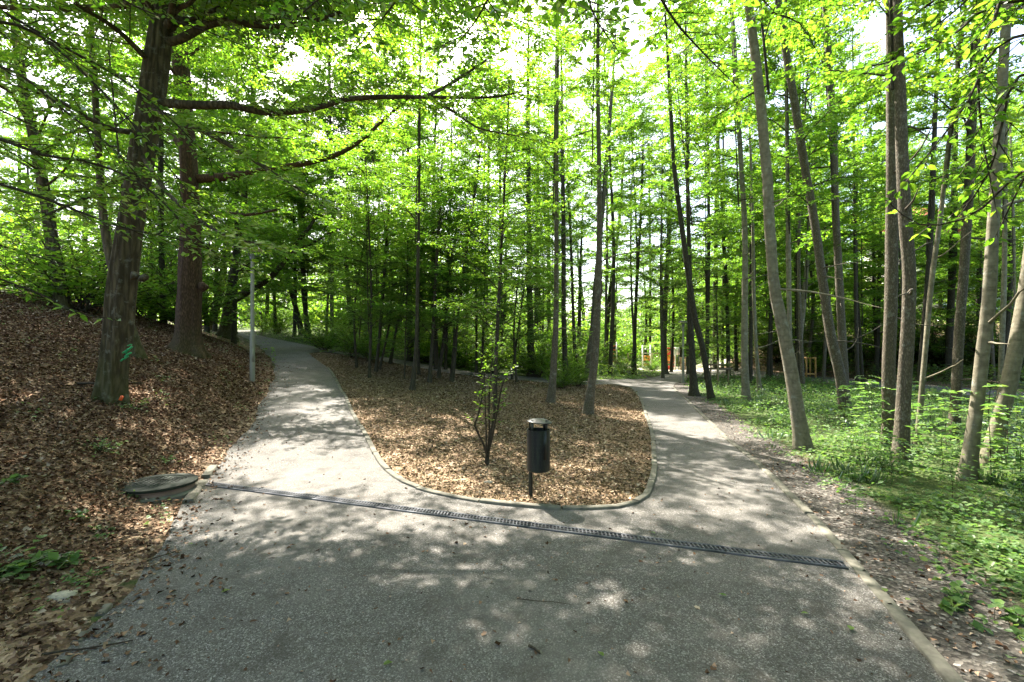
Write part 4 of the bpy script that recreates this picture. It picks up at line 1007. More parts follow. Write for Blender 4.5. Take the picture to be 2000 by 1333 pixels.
def seedling_proto(seed, H=1.0, pairs=6, leaf=.09):
    """a young ash: upright stem, tiers of compound leaves held flat"""
    rg = np.random.default_rng(seed); v = Veg(rg)
    st = catmull(np.array([(0, 0, 0), (.02, .01, H * .4), (-.01, .03, H * .75), (.02, 0, H)]), 8)
    v.wood(st, np.linspace(.008, .003, 8), 5)
    for i in range(pairs * 2):
        f = .35 + .65 * (i // 2) / (pairs - .5); c = np.array([np.interp(f * H, st[:, 2], st[:, k]) for k in range(3)])
        az = (i // 2) * 1.57 + (i % 2) * 3.14 + rg.uniform(-.4, .4); L = rg.uniform(.26, .46)
        D = np.array([[math.cos(az), math.sin(az), rg.uniform(.15, .5)]]); D = unit(D)
        v.twigs(c[None], D, np.array([L]), np.array([.0025]), .9)
        m = 7; q = np.array([.35, .35, .58, .58, .8, .8, 1.0]) * L
        pos = c + D * q[:, None] - UP * (.9 * q * q)[:, None]
        sd = unit(np.cross(D, UP)); sg = np.array([1, -1, 1, -1, 1, -1, 0])
        d = unit(D * .45 + sd * sg[:, None] - UP * .12 + rg.normal(0, .1, (m, 3)))
        nn = UP + rg.normal(0, .18, (m, 3)); nn = unit(nn - d * (nn * d).sum(1)[:, None])
        v.leaves(pos, d, nn, leaf * rg.uniform(.8, 1.25, m), .42)
    return v.wood_mesh('stem', TWIG), v.leaf_mesh('foliage', G_HERB, True)
SEED = [seedling_proto(501, 1.15, 7, .13), seedling_proto(502, .85, 6, .13), seedling_proto(503, 1.5, 9, .13)]
SD = [('ash seedling in front of the crossing pair', 1650, 830, 0, 1.0), ('ash seedling at the foot of the double trunks, left side', 1700, 872, 2, .95), ('ash seedling between double trunks and thin greenish tree', 1782, 895, 0, .95),
      ('small ash seedling before the double trunks', 1740, 935, 1, .8), ('tall ash seedling before the rough right leaning tree', 1848, 880, 2, .85), ('tall thin ash seedling right of the pale beech', 1936, 945, 2, 1.05),
      ('ash seedling left of the pale beech foot', 1842, 925, 1, .9), ('ash seedling by the thick leaning tree', 1965, 915, 0, 1.0), ('ash seedling at the right edge among ground cover', 1990, 960, 1, .9),
      ('ash seedling behind the smooth leaning trunk', 1612, 822, 1, .9), ('ash seedling left of the smooth leaning trunk', 1520, 842, 1, .6), ('ash seedling by the thin greenish tree', 1815, 850, 0, 1.1),
      ('ash seedling behind the crossing pair', 1690, 800, 0, 1.1), ('ash seedling in sun near the dirt strip', 1690, 905, 1, .7), ('low ash seedling before the pale beech', 1860, 975, 1, .6),
      ('ash seedling behind the ground cover at the far right', 1985, 850, 2, 1.0), ('ash seedling between the pale beech and rough leaning tree', 1890, 870, 0, .9), ('ash seedling before the dark slanting tree', 1770, 830, 2, .9),
      ('seedling under the lone grey trunk', 1440, 800, 1, .6), ('seedling on the dirt strip near the kerb', 1670, 1005, 1, .35)]
for lb, px, py, k, s in SD:
    s *= .85; b = ray(px, py); t = thing('ash_seedling', lb, 'seedling', b, 'ash seedlings in the ground cover', rotz=px)
    for nm, me in zip(('stem', 'foliage'), SEED[k]):
        o = link(nm, me, t); o.scale = (s, s, s)
# the multi-stemmed sapling on the island
def island_sapling():
    b = ray(951, 908); t = thing('sapling', 'multi stemmed leafy sapling left of the litter bin', 'sapling', b); Y = b[1]
    rg = np.random.default_rng(9); v = Veg(rg)
    for pts in ([(951, 908, 9), (953, 880, 7), (958, 860, 4), (966, 800, 3), (968, 740, 2), (970, 690, 2)], [(951, 890, 5), (945, 870, 4), (930, 838, 3), (928, 828, 2), (934, 810, 2), (942, 770, 2), (948, 720, 2)],
                [(953, 885, 5), (956, 840, 3), (955, 800, 3), (957, 750, 2), (962, 700, 2), (960, 650, 1)], [(954, 880, 5), (962, 850, 3), (972, 800, 3), (982, 750, 2), (998, 725, 2)], [(949, 905, 4), (950, 860, 3), (948, 800, 2), (946, 740, 2), (938, 690, 1)]):
        P, R = px_limb(pts, Y, Y * rg.uniform(.93, 1.07)); A = catmull(np.column_stack([P - b, R]), 18)
        v.limb(A[:, :3], A[0, 3], max(.003, A[-1, 3]), .085, .28, .062, .042, .4, .3, .35, True, 6, .05, subgap=.2)
    link('stem', v.wood_mesh('stem', TWIG), t); link('foliage', v.leaf_mesh('foliage', G_DEEP, True), t)
island_sapling()

def scatter(n, fn, r0, r1, a0, a1, power=1.0):
    """points spread over the ground around the viewer's side of the wood, denser close by"""
    u = rng.random(n); r = (r0 ** power + u * (r1 ** power - r0 ** power)) ** (1 / power)
    a = rng.uniform(a0, a1, n); P = np.column_stack([r * np.sin(a), r * np.cos(a)])
    return P[fn(P)]
def flat_leaves(name, P, size, mat, label, lift=.02, tilt=.4, wr=.7, fold=.2, fine=True):
    n = len(P); z = gz(P[:, 0], P[:, 1]) + .008 + rng.random(n) * lift
    a = rng.uniform(0, 6.28, n); D = np.column_stack([np.cos(a), np.sin(a), rng.normal(0, .15, n)]); D = unit(D)
    Nn = UP + rng.normal(0, tilt, (n, 3)); Nn = unit(Nn - D * (Nn * D).sum(1)[:, None])
    me = leaf_mesh(name, np.column_stack([P, z]), D, Nn, size, np.full(n, wr) * rng.uniform(.7, 1.3, n), mat, rng, fine, fold=fold)
    if fine:   # curled and torn outlines
        co_ = np.empty(n * 18, np.float32); me.vertices.foreach_get('co', co_); co_ = co_.reshape(n, 6, 3)
        co_ += rng.normal(0, 1, (n, 6, 3)) * (size[:, None, None] * np.array([.13, .13, .10]))
        me.vertices.foreach_set('co', co_.ravel().astype(np.float32)); me.update()
    return tag(link(name, me), label, kind='stuff')
def on_bank(P):
    a, isl, lit, soil, green = zones(P); xl = np.interp(P[:, 1], XL[:, 0], XL[:, 1])
    near = xl - P[:, 0]
    return (lit > .3) & ~isl & (P[:, 0] < 0) & (rng.random(len(P)) < .25 + .75 * sstep(0, 1.2, near))
def on_isl(P): return zones(P)[1]
P = scatter(230000, on_bank, 2.6, 27, -1.25, -.3)
flat_leaves('leaf_litter', P, rng.uniform(.026, .064, len(P)) * np.clip(.55 + .055 * P[:, 1], .65, 1.3), DRY, 'brown dead leaves covering the left bank', .035, .5, .75, .35)
P = scatter(170000, on_isl, 4.8, 26, -.7, .5)
flat_leaves('leaf_litter', P, rng.uniform(.02, .05, len(P)) * np.clip(.8 + .03 * P[:, 1], .9, 1.5), CHIP, 'tan dead leaves and chips covering the island', .02, .4, .6, .25)
# stray dead leaves and crumbs on gravel and dirt
P = scatter(2600, lambda P: zones(P)[0], 2.2, 16, -.9, .75)
flat_leaves('stray_leaves', P, rng.uniform(.012, .04, len(P)), DRY, 'small dead leaf crumbs lying on the gravel', .012, .4)
def on_edge(P):
    d = dist_poly(P, LEFTs[LEFTs[:, 1] > -2]); a = zones(P); return a[0] & (rng.random(len(P)) < np.exp(-d / .22))
P = scatter(60000, on_edge, 2.2, 24, -1.1, .1)
flat_leaves('edge_litter', P, rng.uniform(.015, .05, len(P)), DRY, 'dead leaves spilling from the bank over the gravel edge', .03, .5, .75, .35)
def on_dirt(P):
    a = zones(P); return (a[3] > .15) & ~a[0] & (P[:, 0] > 0)
P = scatter(9000, on_dirt, 2.2, 20, .2, 1.2)
flat_leaves('leaf_crumbs', P, rng.uniform(.012, .045, len(P)), DRY, 'dead leaf crumbs on the dirt strip beside the kerb', .015, .5)
def clumpy(P, s=1.1, th=.1): 
    return (np.sin(P[:, 0] * 2.1 * s + np.sin(P[:, 1] * 1.7 * s)) * np.sin(P[:, 1] * 2.3 * s + 1.1 * np.sin(P[:, 0] * 1.3 * s)) + .5 * np.sin(P[:, 0] * 5.2 * s + P[:, 1] * 4.1 * s)) > th
def herb_fn(P):
    a = zones(P); return (rng.random(len(P)) < a[4] * np.where(clumpy(P, 1, .12), 1, .14)) & ~a[0] & ~a[1] & (P[:, 0] > 0)
def herbs(name, P, hmax, size, mat, label):
    n = len(P); z = gz(P[:, 0], P[:, 1]); h = hmax * rng.random(n) ** 1.2
    a = rng.uniform(0, 6.28, n); D = unit(np.column_stack([np.cos(a), np.sin(a), rng.normal(.05, .25, n)]))
    Nn = UP + rng.normal(0, .3, (n, 3)); Nn = unit(Nn - D * (Nn * D).sum(1)[:, None])
    tag(link(name, leaf_mesh(name, np.column_stack([P, z + .01 + h]), D, Nn, size, np.full(n, .7), mat, rng, True)), label, kind='stuff')
P = scatter(150000, herb_fn, 3.0, 34, .22, 1.2)
hm = .04 + .36 * sstep(.6, 2.6, P[:, 0] - np.interp(P[:, 1], RIGHTs[::-1][:, 1], RIGHTs[::-1][:, 0]))
herbs('ground_cover', P, hm, rng.uniform(.04, .085, len(P)) * np.clip(.75 + .03 * P[:, 1], .8, 1.6), G_HERB, 'bright low leafy ground cover under the right hand trees')
P = scatter(16000, lambda P: herb_fn(P) & clumpy(P + 7.3, .9, .55), 3.2, 26, .3, 1.2)
def grass(name, P, hmin, hmax, label):
    n = len(P); z = gz(P[:, 0], P[:, 1]); a = rng.uniform(0, 6.28, n)
    D = unit(np.column_stack([np.cos(a) * .5, np.sin(a) * .5, rng.uniform(.5, 1.3, n)])); Nn = unit(np.cross(D, unit(np.cross(D, UP))))
    tag(link(name, leaf_mesh(name, np.column_stack([P, z]), D, Nn, rng.uniform(hmin, hmax, n), np.full(n, .02), G_HERB, rng, True)), label, kind='stuff')
P = np.repeat(P, 4, 0) + rng.normal(0, .035, (len(P) * 4, 2)); P = P[~zones(P)[0]]
P = P[P[:, 1] > 4.2]
grass('grass', P, .06, .24, 'thin grass tufts growing between the leafy ground cover')
def back_fn(P):
    a = zones(P); x, y = P[:, 0], P[:, 1]
    return (a[4] > .5) & ~a[0] & ~a[1] & (x / y < .36) & (y > 18)
P = scatter(60000, back_fn, 20, 60, -.75, .37)
herbs('undergrowth', P, .7, rng.uniform(.07, .15, len(P)), G_FAR, 'bright leafy undergrowth beyond the back path')
def bank_green(P):
    a = zones(P); return (a[2] > .2) & ~a[1] & clumpy(P, 1.3, .95 - .025 * np.minimum(P[:, 1], 24)) & (P[:, 0] < 0)
P = scatter(26000, bank_green, 2.6, 40, -1.2, -.35)
herbs('bank_herbs', P, .10, rng.uniform(.03, .06, len(P)) * np.clip(.8 + .03 * P[:, 1], .9, 1.5), G_HERB, 'small green seedlings scattered through the dead leaves')
def brush_fn(P):
    a = zones(P); far = np.interp(P[:, 0], PROM_FAR[:, 0], PROM_FAR[:, 1]); return (P[:, 1] > far + 3.2) & (P[:, 0] > 12) & (P[:, 0] / P[:, 1] > .4)
P = scatter(50000, brush_fn, 30, 75, .38, .95)
herbs('bank_brush', P, 1.1, rng.uniform(.10, .2, len(P)), G_DARK, 'dark ivy and brush covering the bank behind the promenade')
# clumps of low herbs one can point to
def herb_clump(label, px, py, n, spread, size, mat=G_HERB):
    b = ray(px, py); rg = np.random.default_rng(int(px + py)); t = thing('herb_clump', label, 'plant', b, 'small green plants at the left path edge')
    v = Veg(rg)
    for i in range(n):
        az = rg.uniform(0, 6.28); L = rg.uniform(.4, 1) * spread
        P = curve((rg.normal(0, .04), rg.normal(0, .04), 0), az, rg.uniform(.3, 1.2), L, -.7, 5, rg)
        v.wood(P, np.linspace(.003, .0015, 5), 4)
        m = 5; q = rg.uniform(.4, 1, m); pos = np.column_stack([np.interp(q, np.linspace(0, 1, 5), P[:, k]) for k in range(3)])
        d = unit(np.column_stack([rg.normal(0, 1, m), rg.normal(0, 1, m), rg.normal(.1, .2, m)])); nn = UP + rg.normal(0, .25, (m, 3)); nn = unit(nn - d * (nn * d).sum(1)[:, None])
        v.leaves(pos, d, nn, size * rg.uniform(.7, 1.3, m), .75)
    link('stem', v.wood_mesh('stem', TWIG), t); link('foliage', v.leaf_mesh('foliage', mat, True), t)
for args in [('green clump at the lower left frame edge', 40, 1120, 26, .32, .075), ('small yellow green plant right of the corner clump', 150, 1105, 8, .16, .05), ('plant below the small yellow green one', 178, 1128, 6, .12, .045),
             ('low dark clump of leaves on the bank above the manhole', 195, 885, 26, .34, .05), ('seedlings between manhole and corner clump', 145, 1012, 8, .2, .06), ('leafy seedlings left of the manhole', 20, 945, 9, .24, .065),
             ('ground ivy just below the manhole ring', 248, 972, 8, .16, .05), ('pale seedlings below the manhole', 200, 1045, 8, .17, .05), ('green sprigs behind the manhole', 320, 905, 14, .2, .045),
             ('plant on the dirt strip by the right frame edge', 1890, 1180, 10, .22, .06), ('bright small plant on the dirt strip', 1860, 1195, 5, .14, .06), ('plant on the dirt strip at the lower right', 1965, 1215, 9, .2, .06),
             ('low plant at the right frame edge', 1985, 1140, 9, .2, .06), ('sprigs under the big hornbeam', 262, 800, 24, .35, .05)]:
    herb_clump(*args)

# ------------------------------------------------------------------ the litter bin
def litter_bin():
    b = ray(1037, 976); k = b[1] / F; t = thing('litter_bin', 'black perforated metal litter bin with domed lid on a post', 'litter bin', b)
    top = .94 * (976 - 818) * k / .94
    H = (976 - 818) * k; zb, zt = (976 - 919) * k, (976 - 839) * k; R = 22.5 * k; cx, cy = 14.5 * k, -.02
    m = MB(); m.tube([(0, .10, -.25), (0, .10, .1), (.005, .10, zt + .02)], .026, 14); m.build('post', BINM, t, smooth=True)
    m = MB(); w = .006
    m.lathe([(.0, zb), (R - .012, zb), (R, zb + .012), (R, zt - .006), (R + .004, zt - .004), (R + .004, zt + .004), (R - w, zt + .004), (R - w, zb + .02), (.0, zb + .02)], 48, (cx, cy, 0))
    body = m.build('body', BINM, t, smooth=True)
    m = MB()
    for i in range(9):
        for j in range(26):
            a = j * 2 * math.pi / 26 + (i % 2) * math.pi / 26; z = zb + .05 + (zt - zb - .1) * i / 8
            c = np.array([cx + (R + .0008) * math.cos(a), cy + (R + .0008) * math.sin(a), z]); n_ = np.array([math.cos(a), math.sin(a), 0]); s_ = np.array([-math.sin(a), math.cos(a), 0])
            th = np.arange(8) * math.pi / 4; m.add(c + .0032 * (np.cos(th)[:, None] * s_ + np.sin(th)[:, None] * UP), [tuple(range(8))])
    m.build('perforation', BINHOLE, body)
    for a in (-.7, .9, 2.6, 4.0):
        m = MB(); c = np.array([cx + (R - .02) * math.cos(a), cy + (R - .02) * math.sin(a)])
        M = np.array([[-math.sin(a), -math.cos(a), 0], [math.cos(a), -math.sin(a), 0], [0, 0, 1]])
        m.box((*c, (zt + H) / 2 - .03), (.035, .006, H - zt + .05), M); m.build('lid_support', BINM, t)
    Mt = np.array(Matrix.Rotation(.07, 3, 'Y'))
    m = MB(); R2 = R + .012
    m.lathe([(.0, .040), (R2 * .3, .037), (R2 * .6, .028), (R2 * .85, .014), (R2, .002), (R2, -.006), (R2 - .008, -.004), (R2 * .6, .018), (0, .03)], 48, (cx + .012, cy, H - .035), Mt)
    m.build('lid', BINM, t, smooth=True)
    a = -1.05; c = np.array([cx + (R + .004) * math.cos(a), cy + (R + .004) * math.sin(a)])
    M = np.array([[-math.sin(a), -math.cos(a), 0], [math.cos(a), -math.sin(a), 0], [0, 0, 1]])
    m = MB(); m.box((*c, (zt + zb) / 2 + .08), (.036, .007, (zt - zb) * .68), M); m.build('strap', BINM, t)
    m = MB(); m.box((.0, .07, zb + .08), (.06, .08, .04)); m.box((.0, .07, zt - .08), (.06, .08, .04)); m.build('bracket', BINM, t)
litter_bin()
# ------------------------------------------------------------------ drain channel across the path
def drain():
    a = ray(404, 948); c = ray(1652, 1109); d = c - a; L = float(np.linalg.norm(d[:2])); az = math.atan2(d[1], d[0])
    z = max(float(gz(a[0], a[1])), 0) 
    t = thing('drain_channel', 'slotted metal drain channel laid across the gravel path', 'drain', (a[0], a[1], 0.0), rotz=az)
    zl = lambda x: float(gz(a[0] + d[0] * x / L, a[1] + d[1] * x / L))
    w = .135; n = 8; seg = L / n
    for k in range(n):
        x0, x1 = k * seg, (k + 1) * seg; z0, z1 = zl(x0), zl(x1); zz = lambda x: z0 + (z1 - z0) * (x - x0) / seg
        g = MB(); x = x0 + .012
        while x < x1 - .012:
            M = np.array(Matrix.Rotation(.28, 3, 'Z')); g.box((x, 0, zz(x) + .021), (.014, w - .03, .008), M); x += .037
        for s in (-1, 1): g.bar((x0 + .004, s * (w / 2 - .018), z0 + .0195), (x1 - .004, s * (w / 2 - .018), z1 + .0195), .012, .012)
        g.bar((x0 + .004, 0, z0 + .0185), (x1 - .004, 0, z1 + .0185), .008, .006)
        g.build('grate', GALV, t)
        m = MB(); m.bar((x0, 0, z0 + .012), (x1, 0, z1 + .012), w - .02, .008); m.build('trough', TROUGH, t)  # flat sheet without a hollow; shade inside the channel is put into its colour
        for s in (-1, 1):
            m = MB(); m.bar((x0, s * (w / 2 - .004), z0 + .015), (x1, s * (w / 2 - .004), z1 + .015), .012, .022); m.build('rail', GALV, t)
drain()
# ------------------------------------------------------------------ manhole
def manhole():
    b = ray(310, 962); t = thing('manhole', 'raised round manhole with dark cover on a concrete ring', 'manhole', b, rotz=.2)
    zt = .115; R = .40
    m = MB(); m.lathe([(.0, -.2), (R + .05, -.2), (R + .05, .015), (R + .03, .03), (R - .05, .03)], 40); m.build('base_ring', CONC, t, smooth=True)
    m = MB(); m.lathe([(R - .05, .02), (R - .03, .02), (R - .03, .07), (R - .012, .08), (R - .012, zt - .03), (R - .03, zt - .02), (0, zt - .02)], 40); m.build('ring', CONC_P, t, smooth=True)
    m = MB(); m.lathe([(0, zt + .022), (R * .62, zt + .022), (R * .64, zt + .016), (R * .7, zt + .016), (R * .72, zt + .024), (R - .01, zt + .020), (R + .005, zt + .012), (R + .005, zt - .016), (R - .012, zt - .018)], 48)
    for i in range(-4, 5):
        for j in range(-4, 5):
            if i * i + j * j <= 17: m.box((i * .055, j * .055, zt + .024), (.032, .012, .006), np.array(Matrix.Rotation(.78 if (i + j) % 2 else -.78, 3, 'Z')))
    m.build('cover', IRON, t, smooth=True)
    m = MB(); m.lathe([(0, .052), (.25, .052), (.265, .04), (.265, .012), (0, .012)], 36, (-.36, -.13, .055)); m.build('cap_plate', IRON, t, smooth=True, label='black plate pushed under the left side of the cover')
    # fallen twigs on the cover
    g = thing('twig', 'thin dry twig lying on the manhole cover', 'twig', (b[0] + .05, b[1], b[2] + zt + .028))
    m = MB(); m.tube([(-.12, .02, .004), (-.02, .0, .012), (.1, .03, .006)], [.004, .004, .002], 5); m.tube([(-.02, 0, .012), (.03, .06, .01)], [.003, .002], 5); m.build('stem', TWIG, g)
manhole()
# ------------------------------------------------------------------ street lamps
def lamp(label, px, py, ytop):
    b = ray(px, py); k = b[1] / F; H = (py - ytop) * k
    t = thing('street_lamp', label, 'street lamp', b, 'park lamps with disc heads')
    m = MB(); r = max(.05, .0)
    m.tube([(0, 0, -.3), (0, 0, .1), (0, 0, H * .34)], [.075, .075, .075], 18); m.tube([(0, 0, H * .34), (0, 0, H * .355), (0, 0, H * .93)], [.075, .058, .05], 18); m.build('pole', LAMPM, t, smooth=True)
    m = MB(); m.box((.045, -.052, H * .2), (.07, .02, .42), np.array(Matrix.Rotation(.7, 3, 'Z'))); m.build('service_door', LAMPM, t)
    m = MB(); m.lathe([(0, H * .90), (.07, H * .905), (.075, H * .925), (.05, H * .95), (0, H * .955)], 20); m.build('neck', LAMPD, t, smooth=True)
    for i in range(3):
        a = i * 2.094 + .5; m = MB(); ca, sa = math.cos(a), math.sin(a)
        m.tube([(.04 * ca, .04 * sa, H * .925), (.16 * ca, .16 * sa, H * .935), (.25 * ca, .25 * sa, H * .955), (.24 * ca, .24 * sa, H * .985)], .010, 7); m.build('arm', LAMPD, t, smooth=True)
    R = .30; zt = H
    m = MB(); m.lathe([(0, zt), (R * .5, zt - .018), (R * .85, zt - .05), (R, zt - .08), (R, zt - .09), (R - .02, zt - .088), (0, zt - .075)], 36); m.build('shade', LAMPD, t, smooth=True)
    m = MB(); m.lathe([(0, zt - .11), (R * .6, zt - .108), (R * .93, zt - .094), (R * .93, zt - .09)], 36); m.build('diffuser', DIFFU, t, smooth=True)
lamp('grey park lamp with disc head beside the left path', 493, 747, 483)
lamp('small distant park lamp beside the end of the right path', 1334, 748, 627)
# ------------------------------------------------------------------ playground, tree guards, house
def stick(mb, a, c, w): mb.bar(a, c, w)
def playground():
    G = 'play equipment beyond the wood'
    Y = 47.0
    def base(px): x = (px - CX) / F * Y; return np.array([x, Y, float(gz(x, Y))])
    s = Y / F
    b = base(1310); t = thing('climbing_frame', 'red climbing frame with orange panel and white posts', 'climbing frame', b, G)
    for dx in (-.45, .45):
        for dy in (0, .9):
            m = MB(); m.bar((dx, dy, 0), (dx, dy, 2.3), .12); m.build('post', WHITE, t)
    for z in (.4, .75): 
        m = MB(); m.bar((-.45, 0, z), (.45, 0, z), .07); m.build('rung', RED, t)
    m = MB(); m.box((0, .03, 1.2), (.78, .05, .55)); m.build('panel', ORANGE, t)
    m = MB(); m.box((0, .03, 1.8), (.78, .05, .5)); m.build('panel', RED, t)
    m = MB(); m.box((0, .03, .25), (.6, .05, .4)); m.build('panel', RED, t)
    m = MB(); m.bar((-.45, 0, 2.25), (.45, 0, 2.25), .1); m.bar((-.45, .9, 2.25), (.45, .9, 2.25), .1); m.build('top_bar', RED, t)
    b = base(1263); t = thing('climbing_frame', 'white ladder frame with a small orange sign panel', 'climbing frame', b, G)
    for dx in (-.4, .4): m = MB(); m.bar((dx, 0, 0), (dx, 0, 2.5), .12); m.build('post', WHITE, t)
    for z in (.35, .7, 1.7, 2.1, 2.4): m = MB(); m.bar((-.4, 0, z), (.4, 0, z), .06); m.build('rung', WHITE, t)
    m = MB(); m.box((0, .02, 1.2), (.66, .05, .5)); m.build('panel', ORANGE, t); m = MB(); m.box((0, .02, .5), (.5, .05, .3)); m.build('panel', RED, t)
    m = MB(); m.box((-.12, -.02, 1.28), (.16, .03, .1)); m.box((.1, -.02, 1.12), (.2, .03, .09)); m.box((0, -.02, 1.2), (.1, .03, .2)); m.build('emblem', TROUGH, t)
    b = base(1193); t = thing('climbing_frame', 'white and red ladder wall at the left of the playground', 'climbing frame', b, G)
    for dx in (-.5, .05, .6): m = MB(); m.bar((dx, 0, 0), (dx, 0, 2.4), .1); m.build('post', WHITE, t)
    for z in (.4, .8, 1.2, 1.6, 2.0): m = MB(); m.bar((.05, 0, z), (.6, 0, z), .07); m.build('rung', RED, t)
    for z in (.5, 1.0, 1.5): m = MB(); m.bar((-.5, 0, z), (.05, 0, z), .07); m.build('rung', WHITE, t)
    b = base(1320); t = thing('notice_board', 'small white notice board on two posts by the red frame', 'sign', b, G)
    for dx in (-.25, .25): m = MB(); m.bar((dx, 0, 0), (dx, 0, 2.2), .06); m.build('post', GALV, t)
    m = MB(); m.box((0, 0, 1.95), (.7, .05, .8)); m.build('board', WHITE, t)
    b = base(1250); b[1] += 9; t = thing('bench', 'long low wooden bench behind the white ladder frame', 'bench', b, G)
    m = MB(); m.box((0, 0, .45), (3.4, .4, .08)); m.build('seat', WOODD, t); m = MB(); m.box((0, .2, .8), (3.4, .06, .35)); m.build('backrest', WOODD, t)
    for dx in (-1.4, 0, 1.4): m = MB(); m.box((dx, 0, .2), (.1, .4, .42)); m.build('leg', WOODD, t)
    # sandy safety surface
    th = np.arange(48) * 2 * np.pi / 48; c = np.array([(1265 - CX) / F * 52, 53.0])
    V = [(c[0], c[1], float(gz(*c)) + .03)]
    for k in (.35, .7, 1):
        for a in th:
            x, y = c[0] + 14 * k * math.cos(a), c[1] + 8.5 * k * math.sin(a); V.append((x, y, float(gz(x, y)) + .03))
    T = [(0, 1 + i, 1 + (i + 1) % 48) for i in range(48)]; Q = [(1 + 48 * r + i, 49 + 48 * r + i, 49 + 48 * r + (i + 1) % 48, 1 + 48 * r + (i + 1) % 48) for r in range(2) for i in range(48)]
    tag(link('sand_surface', mk_mesh('sand_surface', V, [np.array(T), np.array(Q)], simple('sand', (.42, .36, .28), .95, 0, .25, .9))), kind='structure')
playground()
def tree_guard(label, px, py, w, h, mat, group, tall=True):
    b = ray(px, py); k = b[1] / F; w *= k; h *= k
    t = thing('tree_guard', label, 'tree guard', b, group)
    pts = [(-w / 2, 0), (w / 2, 0), (w / 2 - .05, w * .8), (-w / 2 + .05, w * .8)]
    for x, y in pts: m = MB(); m.bar((x, y, -.2), (x, y, h), .075); m.build('post', mat, t)
    for z in (h - .06, .25):
        for p, q in ((0, 1), (1, 2), (2, 3), (3, 0)):
            m = MB(); m.bar((*pts[p], z), (*pts[q], z), .05, .11); m.build('rail', mat, t)
    return b
GG = 'wooden guards round young trees'
bg = tree_guard('orange wooden tree guard by the promenade', 1584, 738, 18, 40, WOODO, GG)
tree_guard('brown tree guard left of the stout footed tree', 1281, 716, 13, 26, STAKE, GG); tree_guard('brown tree guard before the playground ladder', 1233, 714, 11, 24, STAKE, GG)
tree_guard('brown tree guard left of the far lamp', 1337, 724, 12, 26, STAKE, GG)
shrub('young tree growing inside the orange tree guard', 1584, 733, 0, 1.25, 'young trees in guards', 'young_tree', cat='tree')
def staked():
    b = ray(1402, 757); t = thing('tree_stakes', 'ring of leaning stakes round a young hornbeam', 'stakes', b); k = b[1] / F
    for dx, dy, lean in ((-.45, 0, .12), (.45, -.1, .1), (-.15, -.35, .04), (.2, .4, -.06)):
        m = MB(); m.tube([(dx, dy, -.2), (dx + lean, dy * .8, 1.35)], .045, 8); m.build('stake', STAKE, t)
    for z in (1.15, .95): 
        m = MB(); m.bar((-.5, -.2, z), (.62, -.2, z), .04, .09); m.bar((-.45, .3, z), (.55, .3, z), .04, .09); m.build('crossbar', WOODD, t)
    tree('young_tree', 'young hornbeam with flat tiers of leaves inside the stakes', [(1402, 756, 5), (1402, 700, 5), (1401, 640, 4)], 5.2, UNDER[1], BK_DARK, 'young trees in guards', 8, pH=7.5, scale=.6, shrink=1.1)
staked()
def house():
    Y = 62; x = (1830 - CX) / F * Y; z = float(gz(x, Y)); b = np.array([x, Y, z])
    t = thing('house', 'cream house with red tiled roof glimpsed through the right hand trees', 'house', b, rotz=.15)
    w, d, h = 13, 9, 11.6
    m = MB(); m.box((0, 0, h / 2 - 1), (w, d, h + 2)); m.build('wall', WALL, t)
    m = MB(); o = .6; zr = h + .003
    V = [(-w / 2 - o, -d / 2 - o, zr), (w / 2 + o, -d / 2 - o, zr), (w / 2 + o, d / 2 + o, zr), (-w / 2 - o, d / 2 + o, zr), (-w / 2 - o, 0, h + 4.6), (w / 2 + o, 0, h + 4.6)]
    m.add(V, [(0, 1, 5, 4), (2, 3, 4, 5), (3, 2, 1, 0)]); m.add(np.array(V)[[0, 4, 3, 1, 2, 5]], [(0, 1, 2), (3, 4, 5)]); rf = m.build('roof', ROOF, t)
    m = MB(); m.box((2.6, .6, h + 4.4), (.8, .8, 2.2)); m.build('chimney', WALL, rf)
    for zz in (2.0, 5.4, 8.8):
        for xx in (-4.4, -1.5, 1.5, 4.4):
            m = MB(); m.box((xx, -d / 2 - .03, zz), (1.2, .1, 1.6)); fo = m.build('window', WHITE, t)
            m = MB(); m.box((xx - .29, -d / 2 - .07, zz), (.5, .06, 1.4)); m.box((xx + .29, -d / 2 - .07, zz), (.5, .06, 1.4)); m.build('pane', GLASSM, fo)
house()
# ------------------------------------------------------------------ small things lying about
def rock(label, px, py, sz, seed, mat=STONE):
    b = ray(px, py); rg = np.random.default_rng(seed); m = MB(); n = 7
    m.lathe([(max(.001, math.sin(math.pi * i / n)), -math.cos(math.pi * i / n)) for i in range(n + 1)], 10)
    o = m.build('stone', mat); tag(o, label, 'stone', 'stones lying at the path edges')
    ph = rg.uniform(0, 6, 6)
    for v in o.data.vertices:
        c = v.co.copy(); f = 1 + .22 * math.sin(3 * c.x + ph[0]) * math.sin(2.5 * c.y + ph[1]) + .15 * math.sin(5 * c.z + ph[2] + 2 * c.x)
        v.co = Vector((round(c.x * f * 2.2) / 2.2 * .35 + c.x * f * .65, c.y * f, c.z * f * .55))
    o.scale = sz; o.location = (b[0], b[1], b[2] + sz[2] * .2); o.rotation_euler = (0, 0, seed)
rock('flat pale stone near the lower left corner', 126, 1170, (.11, .07, .06), 3); rock('small pale stone above the flat one', 150, 1138, (.035, .03, .025), 4); rock('small stone right of the small plant', 232, 1122, (.035, .03, .02), 5)
rock('grey stone in the dead leaves left of the bin post', 955, 945, (.07, .05, .05), 6, CONC)
def twig(label, px, py, L, az, r=.006):
    b = ray(px, py); rg = np.random.default_rng(int(px)); t = thing('stick', label, 'stick', b + np.array([0, 0, .02]), 'dead sticks on the ground')
    P = curve((0, 0, 0), az, .02, L, 0, 7, rg, .12); P[:, 2] = .004
    m = MB(); m.tube(P, np.linspace(r, r * .5, 7), 6); m.build('stem', TWIG, t)
